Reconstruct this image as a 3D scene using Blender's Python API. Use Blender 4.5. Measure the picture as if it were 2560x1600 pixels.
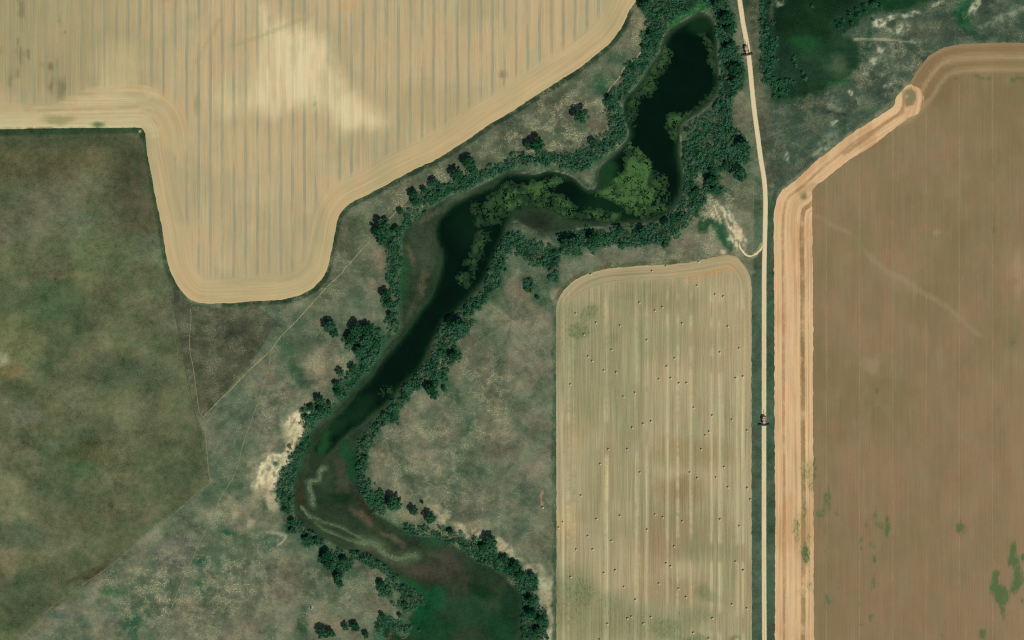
import bpy, math, random
import numpy as np
from mathutils.geometry import delaunay_2d_cdt
from mathutils import Vector

for o in list(bpy.data.objects): bpy.data.objects.remove(o)
scene = bpy.context.scene
PI = math.pi

# ------------------------------------------------------------------ camera
# 1 m = 3 units of the survey grid (2560 x 1600); origin in the middle, north up
CAM_H = 3000.0
cam_d = bpy.data.cameras.new('camera'); cam = bpy.data.objects.new('camera', cam_d)
scene.collection.objects.link(cam)
cam.location = (0, 0, CAM_H); cam.rotation_euler = (0, 0, 0)
cam_d.sensor_width = 36.0; cam_d.lens = 36.0 * CAM_H / (2560 / 3.0)
cam_d.clip_start = 10; cam_d.clip_end = 20000
scene.camera = cam

# ------------------------------------------------------------------ sky, sun, exposure
SUN_EL = math.radians(50); SUN_AZ = math.atan2(0.60, -0.80)      # clockwise from north
world = bpy.data.worlds.new('World'); scene.world = world; world.use_nodes = True
wn = world.node_tree; wn.nodes.clear()
sky = wn.nodes.new('ShaderNodeTexSky'); sky.sky_type = 'NISHITA'; sky.sun_disc = False
sky.sun_elevation = SUN_EL; sky.sun_rotation = SUN_AZ
bg = wn.nodes.new('ShaderNodeBackground'); bg.inputs[1].default_value = 0.06
wo = wn.nodes.new('ShaderNodeOutputWorld')
wn.links.new(sky.outputs[0], bg.inputs[0]); wn.links.new(bg.outputs[0], wo.inputs[0])
sl = bpy.data.lights.new('sun', 'SUN'); sl.energy = 3.6; sl.angle = math.radians(0.5); sl.color = (1.0, 0.95, 0.87)
sun = bpy.data.objects.new('sun', sl); scene.collection.objects.link(sun)
sd = Vector((math.sin(SUN_AZ) * math.cos(SUN_EL), math.cos(SUN_AZ) * math.cos(SUN_EL), math.sin(SUN_EL)))
sun.rotation_euler = sd.to_track_quat('Z', 'Y').to_euler(); sun.location = sd * 500
vs = scene.view_settings
scene.display_settings.display_device = 'sRGB'
vs.view_transform = 'Standard'; vs.look = 'None'; vs.exposure = 0.0; vs.gamma = 1.0; vs.use_curve_mapping = False
scene.cycles.filter_width = 1.15
KR, KG, KB = 1.13, 1.11, 1.15       # sunlit grey card reading, used to turn seen tones into reflectances

random.seed(7); rng = np.random.default_rng(11)
COL = scene.collection

# ------------------------------------------------------------------ helpers: coordinates and colour
def W(px, py): return ((px - 1280) / 3.0, (800 - py) / 3.0)
def T(c, r, pts):            # points read on a 4 x 4 sheet grid -> survey units
    return [(c * 640 + x / 3.78, r * 400 + y / 3.78) for x, y in pts]
def s2l(c):
    c = np.asarray(c, float) / 255.0
    return np.where(c <= 0.04045, c / 12.92, ((c + 0.055) / 1.055) ** 2.4)
def alb(c):
    return s2l(c) / np.array([KR, KG, KB])
def A4(r, g, b): return tuple(alb((r, g, b))) + (1.0,)

# ------------------------------------------------------------------ helpers: noise
LAT = [np.random.default_rng(s).random((256, 256)) for s in range(12)]
def vnoise(x, y, k=0):
    L = LAT[k % 12]; xi = np.floor(x).astype(int); yi = np.floor(y).astype(int)
    fx = x - xi; fy = y - yi; fx = fx * fx * (3 - 2 * fx); fy = fy * fy * (3 - 2 * fy)
    a = L[xi & 255, yi & 255]; b = L[(xi + 1) & 255, yi & 255]; c = L[xi & 255, (yi + 1) & 255]; d = L[(xi + 1) & 255, (yi + 1) & 255]
    return (a * (1 - fx) + b * fx) * (1 - fy) + (c * (1 - fx) + d * fx) * fy
def fbm(x, y, s, k=0, o=4):
    v = 0; a = 1; t = 0; x = x / s; y = y / s
    for i in range(o):
        v = v + a * vnoise(x + 17.3 * i, y + 9.1 * i, k + i); t += a; a *= 0.55; x = x * 2.03; y = y * 2.03
    return v / t
def sstep(a, b, x):
    t = np.clip((x - a) / (b - a), 0, 1); return t * t * (3 - 2 * t)

def seg_dist(px, py, poly, closed=True):
    d = np.full(px.shape, 1e9); n = len(poly)
    for i in range(n if closed else n - 1):
        x0, y0 = poly[i]; x1, y1 = poly[(i + 1) % n]; dx = x1 - x0; dy = y1 - y0; L = dx * dx + dy * dy + 1e-9
        t = np.clip(((px - x0) * dx + (py - y0) * dy) / L, 0, 1)
        d = np.minimum(d, (px - x0 - t * dx) ** 2 + (py - y0 - t * dy) ** 2)
    return np.sqrt(d)
def inside(px, py, poly):
    r = np.zeros(px.shape, bool); n = len(poly)
    for i in range(n):
        x0, y0 = poly[i]; x1, y1 = poly[(i + 1) % n]
        if y0 == y1: continue
        c = ((y0 > py) != (y1 > py)) & (px < (x1 - x0) * (py - y0) / (y1 - y0) + x0); r ^= c
    return r
def sdf(px, py, poly):       # negative inside
    d = seg_dist(px, py, poly); return np.where(inside(px, py, poly), -d, d)
def smooth(pts, closed=False, step=6.0):
    P = [np.array(p, float) for p in pts]; n = len(P); out = []
    for i in range(n if closed else n - 1):
        p1 = P[i]; p2 = P[(i + 1) % n]
        p0 = P[i - 1] if (closed or i > 0) else p1; p3 = P[(i + 2) % n] if (closed or i + 2 < n) else p2
        m = max(1, int(np.linalg.norm(p2 - p1) / step))
        for j in range(m):
            t = j / m
            out.append(0.5 * (2 * p1 + (p2 - p0) * t + (2 * p0 - 5 * p1 + 4 * p2 - p3) * t * t + (3 * p1 - p0 - 3 * p2 + p3) * t ** 3))
    if not closed: out.append(P[-1])
    return [tuple(p) for p in out]
def jitter(pts, a=1.0, k=3):
    out = []
    for (x, y) in pts:
        n1 = float(fbm(np.array([x]), np.array([y]), 9.0, k, 3)[0]) - .5; n2 = float(fbm(np.array([x]), np.array([y]), 9.0, k + 4, 3)[0]) - .5
        out.append((x + n1 * a * 2, y + n2 * a * 2))
    return out

# ------------------------------------------------------------------ helpers: objects
def tag(o, label=None, cat=None, group=None, kind=None):
    if label: o['label'] = label
    if cat: o['category'] = cat
    if group: o['group'] = group
    if kind: o['kind'] = kind
    return o
def link(name, me, mat=None, parent=None):
    o = bpy.data.objects.new(name, me)
    if me is not None and mat is not None and not me.materials: me.materials.append(mat)
    COL.objects.link(o)
    if parent: o.parent = parent
    return o
def npmesh(name, V, F, attrs=None, smooth_sh=False):
    """V (n,3); F (m,k) with fixed k"""
    V = np.asarray(V, np.float32); F = np.asarray(F, np.int32); k = F.shape[1]
    me = bpy.data.meshes.new(name); me.vertices.add(len(V)); me.vertices.foreach_set('co', V.ravel())
    me.loops.add(F.size); me.loops.foreach_set('vertex_index', F.ravel())
    me.polygons.add(len(F)); me.polygons.foreach_set('loop_start', np.arange(0, F.size, k, dtype=np.int32))
    me.polygons.foreach_set('use_smooth', np.full(len(F), smooth_sh, bool))
    me.update(calc_edges=True)
    for an, av in (attrs or {}).items():
        av = np.asarray(av, np.float32)
        if av.ndim == 2:
            a = me.color_attributes.new(an, 'FLOAT_COLOR', 'POINT')
            c4 = np.ones((len(V), 4), np.float32); c4[:, :3] = av; a.data.foreach_set('color', c4.ravel())
        else:
            a = me.attributes.new(an, 'FLOAT', 'POINT'); a.data.foreach_set('value', av)
    return me
def sheet(poly, spacing):
    """triangulated polygon (survey units) with interior grid points"""
    xs = [p[0] for p in poly]; ys = [p[1] for p in poly]
    gx, gy = np.meshgrid(np.arange(min(xs), max(xs), spacing), np.arange(min(ys), max(ys), spacing))
    gx = gx.ravel() + rng.uniform(-.1, .1, gx.size) * spacing; gy = gy.ravel() + rng.uniform(-.1, .1, gy.size) * spacing
    keep = sdf(gx, gy, poly) < -spacing * .4
    pts = [Vector(p) for p in poly] + [Vector((a, b)) for a, b in zip(gx[keep], gy[keep])]
    r = delaunay_2d_cdt(pts, [], [list(range(len(poly)))], 1, 1e-5)
    P = np.array([(v.x, v.y) for v in r[0]]); F = np.array([f for f in r[2] if len(f) == 3])
    a = P[F[:, 0]]; b = P[F[:, 1]]; c = P[F[:, 2]]          # world y is flipped: make faces look up
    cr = (b[:, 0] - a[:, 0]) * (c[:, 1] - a[:, 1]) - (b[:, 1] - a[:, 1]) * (c[:, 0] - a[:, 0])
    F[cr > 0] = F[cr > 0][:, ::-1]
    return P, F

# ------------------------------------------------------------------ helpers: materials
class NG:
    def __init__(s, name, rough=0.95, spec=0.1):
        s.m = bpy.data.materials.new(name); s.m.use_nodes = True; s.t = s.m.node_tree
        s.b = s.t.nodes['Principled BSDF']; s.b.inputs['Roughness'].default_value = rough
        s.b.inputs['Specular IOR Level'].default_value = spec
    def n(s, typ, **kw):
        nd = s.t.nodes.new(typ)
        for k, v in kw.items(): setattr(nd, k, v)
        return nd
    def _in(s, sock, v):
        if hasattr(v, 'is_linked') or isinstance(v, bpy.types.NodeSocket): s.t.links.new(v, sock)
        else: sock.default_value = v
    def mt(s, op, a, b=0.0, c=0.0, clamp=False):
        nd = s.n('ShaderNodeMath', operation=op); nd.use_clamp = clamp
        s._in(nd.inputs[0], a); s._in(nd.inputs[1], b); s._in(nd.inputs[2], c); return nd.outputs[0]
    def att(s, name, color=False):
        nd = s.n('ShaderNodeAttribute'); nd.attribute_name = name
        return nd.outputs['Color'] if color else nd.outputs['Fac']
    def pos(s):
        g = s.n('ShaderNodeNewGeometry'); sp = s.n('ShaderNodeSeparateXYZ'); s.t.links.new(g.outputs['Position'], sp.inputs[0])
        s.P = g.outputs['Position']; return sp.outputs[0], sp.outputs[1], sp.outputs[2]
    def vec(s, x, y, z=0.0):
        nd = s.n('ShaderNodeCombineXYZ'); s._in(nd.inputs[0], x); s._in(nd.inputs[1], y); s._in(nd.inputs[2], z); return nd.outputs[0]
    def noise(s, v, scale, detail=3.0, rough=0.55, dist=0.0):
        nd = s.n('ShaderNodeTexNoise'); s.t.links.new(v, nd.inputs['Vector']); nd.inputs['Scale'].default_value = scale
        nd.inputs['Detail'].default_value = detail; nd.inputs['Roughness'].default_value = rough; nd.inputs['Distortion'].default_value = dist
        return nd.outputs['Fac']
    def ss(s, a, b, x):
        nd = s.n('ShaderNodeMapRange', interpolation_type='SMOOTHSTEP'); s._in(nd.inputs[0], x)
        nd.inputs[1].default_value = a; nd.inputs[2].default_value = b; return nd.outputs[0]
    def mix(s, f, a, b, mode='MIX'):
        nd = s.n('ShaderNodeMix', data_type='RGBA', blend_type=mode); s._in(nd.inputs[0], f); s._in(nd.inputs[6], a); s._in(nd.inputs[7], b)
        return nd.outputs[2]
    def scale(s, col, f):
        nd = s.n('ShaderNodeVectorMath', operation='SCALE'); s._in(nd.inputs[0], col); s._in(nd.inputs[3], f); return nd.outputs[0]
    def base(s, c): s._in(s.b.inputs['Base Color'], c)
    def bump(s, h, dist, strength=1.0):
        nd = s.n('ShaderNodeBump'); s._in(nd.inputs['Height'], h); nd.inputs['Distance'].default_value = dist
        nd.inputs['Strength'].default_value = strength; s.t.links.new(nd.outputs[0], s.b.inputs['Normal'])
def lerpn(g, f, a, b):   # a + f (b-a)
    return g.mt('MULTIPLY_ADD', f, g.mt('SUBTRACT', b, a), a)

def ground_material():
    g = NG('meadow_ground'); x, y, z = g.pos(); p2 = g.vec(x, y)
    col = g.att('tone', True); fleck = g.att('fleck'); tuft = g.att('tuft'); wet = g.att('wet')
    n1 = g.noise(p2, 0.035, 5, .6, .2); n2 = g.noise(p2, 0.22, 5, .7); n3 = g.noise(p2, .8, 4, .8)
    f = g.mt('MULTIPLY_ADD', g.mt('SUBTRACT', n1, .5), 1.5, 1.0)
    f = g.mt('MULTIPLY_ADD', g.mt('SUBTRACT', n2, .5), 1.15, f)
    f = g.mt('MULTIPLY_ADD', g.mt('SUBTRACT', n3, .5), 1.9, f)
    c = g.scale(col, f)
    n4 = g.noise(p2, .12, 6, .78, 0.0); f = g.mt('MULTIPLY_ADD', g.mt('SUBTRACT', n4, .5), .6, f); c = g.scale(col, f)
    # warm dry against cool green drift
    hv = g.noise(p2, 0.06, 6, .7, .2)
    c = g.mix(g.mt('MULTIPLY', g.ss(.52, .64, hv), .5), c, g.mix(1.0, c, (1.16, 1.05, 1.0, 1), 'MULTIPLY'))
    c = g.mix(g.mt('MULTIPLY', g.ss(.52, .38, hv), .6), c, g.mix(1.0, c, (0.72, 0.94, 0.84, 1), 'MULTIPLY'))
    # dark tufts
    dt = g.mt('MULTIPLY', g.ss(.57, .70, g.noise(p2, 0.8, 4, .6)), tuft)
    c = g.mix(g.mt('MULTIPLY', dt, .7), c, A4(52, 72, 52))
    # pale dry tufts, in loose groups
    grp = g.ss(.46, .60, g.noise(p2, 0.07, 8, .78, 0.0))
    fl = g.mt('MULTIPLY', g.ss(.51, .62, g.noise(p2, 1.0, 3, .75)), g.mt('MULTIPLY', grp, fleck), clamp=True)
    c = g.mix(g.mt('MULTIPLY', g.mt('MULTIPLY', grp, fleck), .34, clamp=True), c, A4(158, 152, 118)); c = g.mix(fl, c, A4(204, 196, 158))
    g.base(c)
    g.bump(g.noise(p2, 0.9, 4, .7), 0.55, .8)
    return g.m

def field_material(name, streak=.35, med=.2, grain=.35, stripe=None, stripe_col=None, lines=None, line_col=None,
                   head_lines=None, speck=None):
    g = NG(name); x, y, z = g.pos(); col = g.att('tone', True); e = g.att('edge'); hd = g.att('head'); sm = g.att('stripe')
    xs = g.mt('MULTIPLY', x, 1.0)
    wob = g.mt('MULTIPLY_ADD', g.mt('SUBTRACT', g.noise(g.vec(x, y), .05, 3), .5), 1.6, x)
    vi = g.vec(wob, g.mt('MULTIPLY', y, .02)); vh = g.vec(e, g.mt('MULTIPLY', x, .02), g.mt('MULTIPLY', y, .02))
    fine = lerpn(g, hd, g.noise(vi, 0.85, 3, .6), g.noise(vh, 0.75, 3, .6))
    vim = g.vec(x, g.mt('MULTIPLY', y, .06)); vhm = g.vec(e, g.mt('MULTIPLY', x, .06), g.mt('MULTIPLY', y, .06))
    mid = lerpn(g, hd, g.noise(vim, .22, 4, .6), g.noise(vhm, .22, 4, .6))
    p2 = g.vec(x, y); gr = g.noise(p2, 1.0, 4, .75); lo = g.noise(p2, .03, 5, .65, .6)
    c = col
    if stripe:
        x0, per, wid, amt = stripe
        ph = g.mt('FRACT', g.mt('DIVIDE', g.mt('SUBTRACT', g.mt('MULTIPLY_ADD', g.mt('SUBTRACT', g.noise(p2, .08, 3), .5), 1.2, x), x0), per))
        tri = g.mt('ABSOLUTE', g.mt('SUBTRACT', ph, .5))
        s = g.ss(wid, wid * .7, tri)
        s = g.mt('MULTIPLY', s, g.ss(.30, .56, g.noise(g.vec(x, g.mt('MULTIPLY', y, .15)), .13, 4, .65)))
        s = g.mt('MULTIPLY', g.mt('MULTIPLY', s, sm), g.mt('SUBTRACT', 1.0, hd))
        c = g.mix(g.mt('MULTIPLY', s, amt), c, stripe_col)
    if lines:
        x0, per, wid, amt = lines
        ph = g.mt('FRACT', g.mt('DIVIDE', g.mt('SUBTRACT', x, x0), per)); tri = g.mt('ABSOLUTE', g.mt('SUBTRACT', ph, .5))
        s = g.mt('MULTIPLY', g.ss(wid, wid * .3, tri), g.mt('SUBTRACT', 1.0, hd))
        s = g.mt('MULTIPLY', s, g.ss(.30, .62, g.noise(g.vec(x, y), .12, 4, .7)))
        c = g.mix(g.mt('MULTIPLY', s, amt), c, line_col)
    for (u, w, amt, lc) in (head_lines or []):
        eo = g.mt('MULTIPLY_ADD', g.mt('SUBTRACT', g.noise(p2, .35, 4, .7), .5), 2.2, e)
        s = g.ss(w, w * .45, g.mt('ABSOLUTE', g.mt('SUBTRACT', eo, u)))
        s = g.mt('MULTIPLY', s, g.ss(.2, .6, g.noise(p2, .08, 4, .6)))
        c = g.mix(g.mt('MULTIPLY', s, amt), c, lc)
    f = g.mt('MULTIPLY_ADD', g.mt('SUBTRACT', fine, .5), streak * 2, 1.0)
    f = g.mt('MULTIPLY_ADD', g.mt('SUBTRACT', mid, .5), med * 2, f)
    f = g.mt('MULTIPLY_ADD', g.mt('SUBTRACT', gr, .5), grain, f)
    f = g.mt('MULTIPLY_ADD', g.mt('SUBTRACT', lo, .5), .18, f)
    c = g.scale(c, f)
    hv = g.noise(g.vec(x, g.mt('MULTIPLY', y, .5)), .07, 5, .65, .5)
    c = g.mix(g.mt('MULTIPLY', g.ss(.5, .64, hv), .5), c, g.mix(1.0, c, (1.07, 0.985, 0.94, 1), 'MULTIPLY'))
    c = g.mix(g.mt('MULTIPLY', g.ss(.5, .38, hv), .6), c, g.mix(1.0, c, (0.92, 1.0, 0.98, 1), 'MULTIPLY'))
    wd = g.att('weed')
    wf = g.mt('MULTIPLY_ADD', wd, 1.0, g.mt('MULTIPLY', g.mt('SUBTRACT', g.noise(g.vec(x, g.mt('MULTIPLY', y, .4)), .7, 5, .75), .5), 1.7))
    c = g.mix(g.mt('MULTIPLY', g.ss(.30, .80, wf), g.ss(.02, .25, wd)), c, g.mix(gr, A4(58, 90, 52), A4(112, 124, 82)))
    if speck:
        c = g.mix(g.mt('MULTIPLY', g.ss(.66, .74, g.noise(p2, .9, 3, .7)), speck), c, A4(95, 88, 60))
    g.base(c); g.bump(fine, .25, .6)
    return g.m

# ================================================================== SHAPES OF THE PLACE (survey units)
NFIELD_EDGE = [(-150, 324), (0, 323), (100, 321), (200, 320), (300, 319), (345, 319), (357, 323), (363, 336), (367, 375), (371, 400), (378, 434), (386, 479), (394, 519),
    (405, 572), (413, 625), (421, 664), (434, 696), (450, 723), (474, 747), (503, 757), (556, 758), (640, 753), (693, 750), (733, 743), (772, 727),
    (799, 704), (815, 680), (825, 646), (833, 606), (841, 559), (852, 532), (878, 506), (918, 487), (957, 466), (1010, 437), (1063, 411), (1090, 399),
    (1169, 349), (1222, 312), (1280, 278), (1333, 243), (1386, 209), (1449, 169), (1486, 140), (1518, 114), (1539, 90), (1558, 61), (1574, 26), (1591, 0), (1630, -60), (1660, -150)]
BFIELD_EDGE = [(1391, 1750), (1391, 1200), (1390, 900), (1390, 790), (1391, 765), (1395, 750), (1404, 733), (1423, 712), (1449, 694), (1476, 683), (1518, 672), (1597, 665), (1677, 661),
    (1730, 654), (1783, 643), (1820, 637), (1842, 643), (1861, 663), (1873, 686), (1879, 717), (1879, 800), (1879, 1200), (1880, 1750)]
EFIELD_TOP = [(2700, 106), (2560, 107), (2476, 107), (2409, 110), (2370, 116), (2334, 131), (2312, 151), (2290, 180), (2275, 206), (2259, 222), (2239, 243)]
STRIP_OUT = [(2239, 243), (2235, 264), (2206, 286), (2158, 315), (2118, 341), (2079, 373), (2044, 400), (1986, 453), (1962, 470), (1947, 489), (1939, 514),
    (1934, 560), (1935, 700), (1936, 1000), (1938, 1300), (1937, 1600), (1937, 1750)]
STRIP_IN = [(2036, 1750), (2035, 1600), (2034, 1300), (2032, 1000), (2033, 800), (2031, 600), (2031, 500), (2034, 472), (2079, 435), (2126, 398), (2185, 362), (2224, 331), (2264, 300),
    (2298, 281), (2309, 265), (2311, 246), (2305, 229), (2290, 216), (2272, 212), (2256, 224)]
ROAD = [(1826, -150), (1838, -60), (1849, 0), (1858, 60), (1871, 132), (1884, 262), (1893, 330), (1902, 398), (1910, 447), (1913.5, 495), (1913, 560), (1911, 650), (1910.3, 720), (1910, 1000), (1910, 1400), (1911, 1600), (1911, 1750)]
CORR = [(1744, 26), (1727, 37), (1703, 50), (1679, 63), (1661, 82), (1650, 106), (1645, 130), (1621, 159), (1603, 190), (1584, 217), (1560, 238), (1552, 265), (1554, 291), (1564, 315), (1567, 339),
    (1555, 357), (1534, 378), (1513, 397), (1497, 416), (1489, 440), (1489, 461), (1481, 470), (1465, 466), (1444, 448), (1423, 434), (1394, 426), (1367, 424), (1338, 432), (1306, 429), (1280, 427), (1256, 429),
    (1222, 448), (1190, 463), (1156, 479), (1116, 493), (1090, 506), (1063, 527), (1037, 551), (1016, 569), (1005, 585), (1002, 612), (1002, 638), (1005, 665), (997, 691), (994, 717), (997, 757), (1000, 800),
    (997, 826), (971, 848), (952, 874), (936, 900), (910, 932), (878, 964), (852, 1001), (825, 1030), (804, 1051), (778, 1078), (764, 1104), (751, 1131), (738, 1170), (733, 1200), (733, 1258), (738, 1287), (754, 1314),
    (783, 1338), (823, 1353), (852, 1369), (886, 1383), (920, 1396), (950, 1412), (968, 1425), (984, 1441), (1010, 1454), (1037, 1478), (1060, 1504), (1036, 1525), (1026, 1549), (1030, 1570), (1015, 1610), (1010, 1700),
    (1318, 1700), (1314, 1600), (1312, 1570), (1312, 1517), (1306, 1486), (1280, 1465), (1267, 1451), (1243, 1428), (1209, 1409), (1174, 1390), (1143, 1369), (1116, 1351), (1090, 1343), (1053, 1343), (1016, 1335),
    (997, 1319), (965, 1303), (939, 1287), (918, 1266), (905, 1240), (894, 1200), (894, 1170), (897, 1144), (899, 1112), (910, 1086), (926, 1070), (944, 1049), (971, 1025), (992, 1001), (1010, 969), (1037, 945),
    (1063, 916), (1085, 885), (1090, 853), (1100, 826), (1116, 800), (1135, 785), (1156, 772), (1182, 752), (1204, 728), (1222, 691), (1235, 659), (1246, 625), (1262, 598), (1272, 572), (1285, 556), (1314, 564), (1333, 575),
    (1351, 585), (1378, 588), (1412, 583), (1449, 573), (1492, 571), (1531, 567), (1571, 564), (1624, 561), (1656, 553), (1682, 535), (1701, 511), (1714, 479), (1714, 440), (1706, 400), (1703, 376), (1705, 344),
    (1709, 317), (1719, 304), (1743, 291), (1777, 265), (1796, 238), (1804, 212), (1802, 172), (1798, 132), (1796, 93), (1793, 66), (1783, 42), (1764, 29)]
WATER = [(1745, 40), (1725, 50), (1700, 63), (1677, 80), (1661, 106), (1653, 132), (1630, 163), (1611, 195), (1591, 222), (1568, 243), (1559, 268), (1561, 291), (1570, 315), (1574, 340), (1562, 362), (1540, 384),
    (1520, 403), (1503, 420), (1497, 440), (1497, 465), (1482, 478), (1464, 473), (1447, 456), (1427, 442), (1391, 431), (1367, 429), (1338, 437), (1305, 435), (1280, 434), (1262, 438), (1248, 447), (1235, 463), (1196, 479), (1156, 498), (1129, 514),
    (1103, 538), (1090, 559), (1087, 585), (1095, 617), (1104, 638), (1099, 678), (1090, 704), (1074, 744), (1050, 776), (1034, 800), (1010, 834), (984, 866), (955, 900), (926, 943), (894, 975), (873, 1004),
    (852, 1030), (833, 1043), (820, 1062), (799, 1091), (783, 1117), (772, 1150), (773, 1172), (785, 1180), (799, 1165), (815, 1141), (836, 1123), (852, 1104), (878, 1080), (905, 1062), (931, 1038), (957, 1020), (981, 998), (1002, 969),
    (1024, 948), (1045, 930), (1063, 900), (1079, 863), (1095, 832), (1114, 800), (1132, 788), (1156, 764), (1185, 733), (1209, 704), (1222, 678), (1233, 651), (1246, 620), (1259, 590), (1270, 560), (1290, 533), (1320, 524), (1352, 523), (1380, 528), (1402, 541),
    (1430, 552), (1470, 557), (1530, 557), (1600, 554), (1640, 546), (1672, 528), (1692, 503), (1703, 476), (1705, 440), (1699, 400), (1696, 376), (1698, 345), (1702, 312), (1714, 296), (1740, 281), (1768, 260),
    (1788, 236), (1796, 212), (1794, 175), (1791, 135), (1790, 100), (1787, 72), (1778, 50), (1763, 40)]
SAND = T(1, 2, [(-10, 1500), (40, 1370), (120, 1280), (270, 1230), (330, 1120), (310, 1040), (270, 990), (300, 920), (420, 880), (470, 840), (525, 880), (450, 900), (465, 970), (460, 1050), (390, 1150), (320, 1250), (330, 1330), (290, 1400),
    (230, 1450), (190, 1512)]) + T(1, 3, [(210, 60), (140, 90), (100, 40), (30, 60)])
CREAM = T(2, 1, [(1850, 330), (1960, 400), (2050, 460), (2100, 560), (2170, 600), (2180, 760), (2215, 900), (2130, 880), (2060, 740), (2010, 680), (2040, 620), (1950, 580), (1860, 500)])

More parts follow.
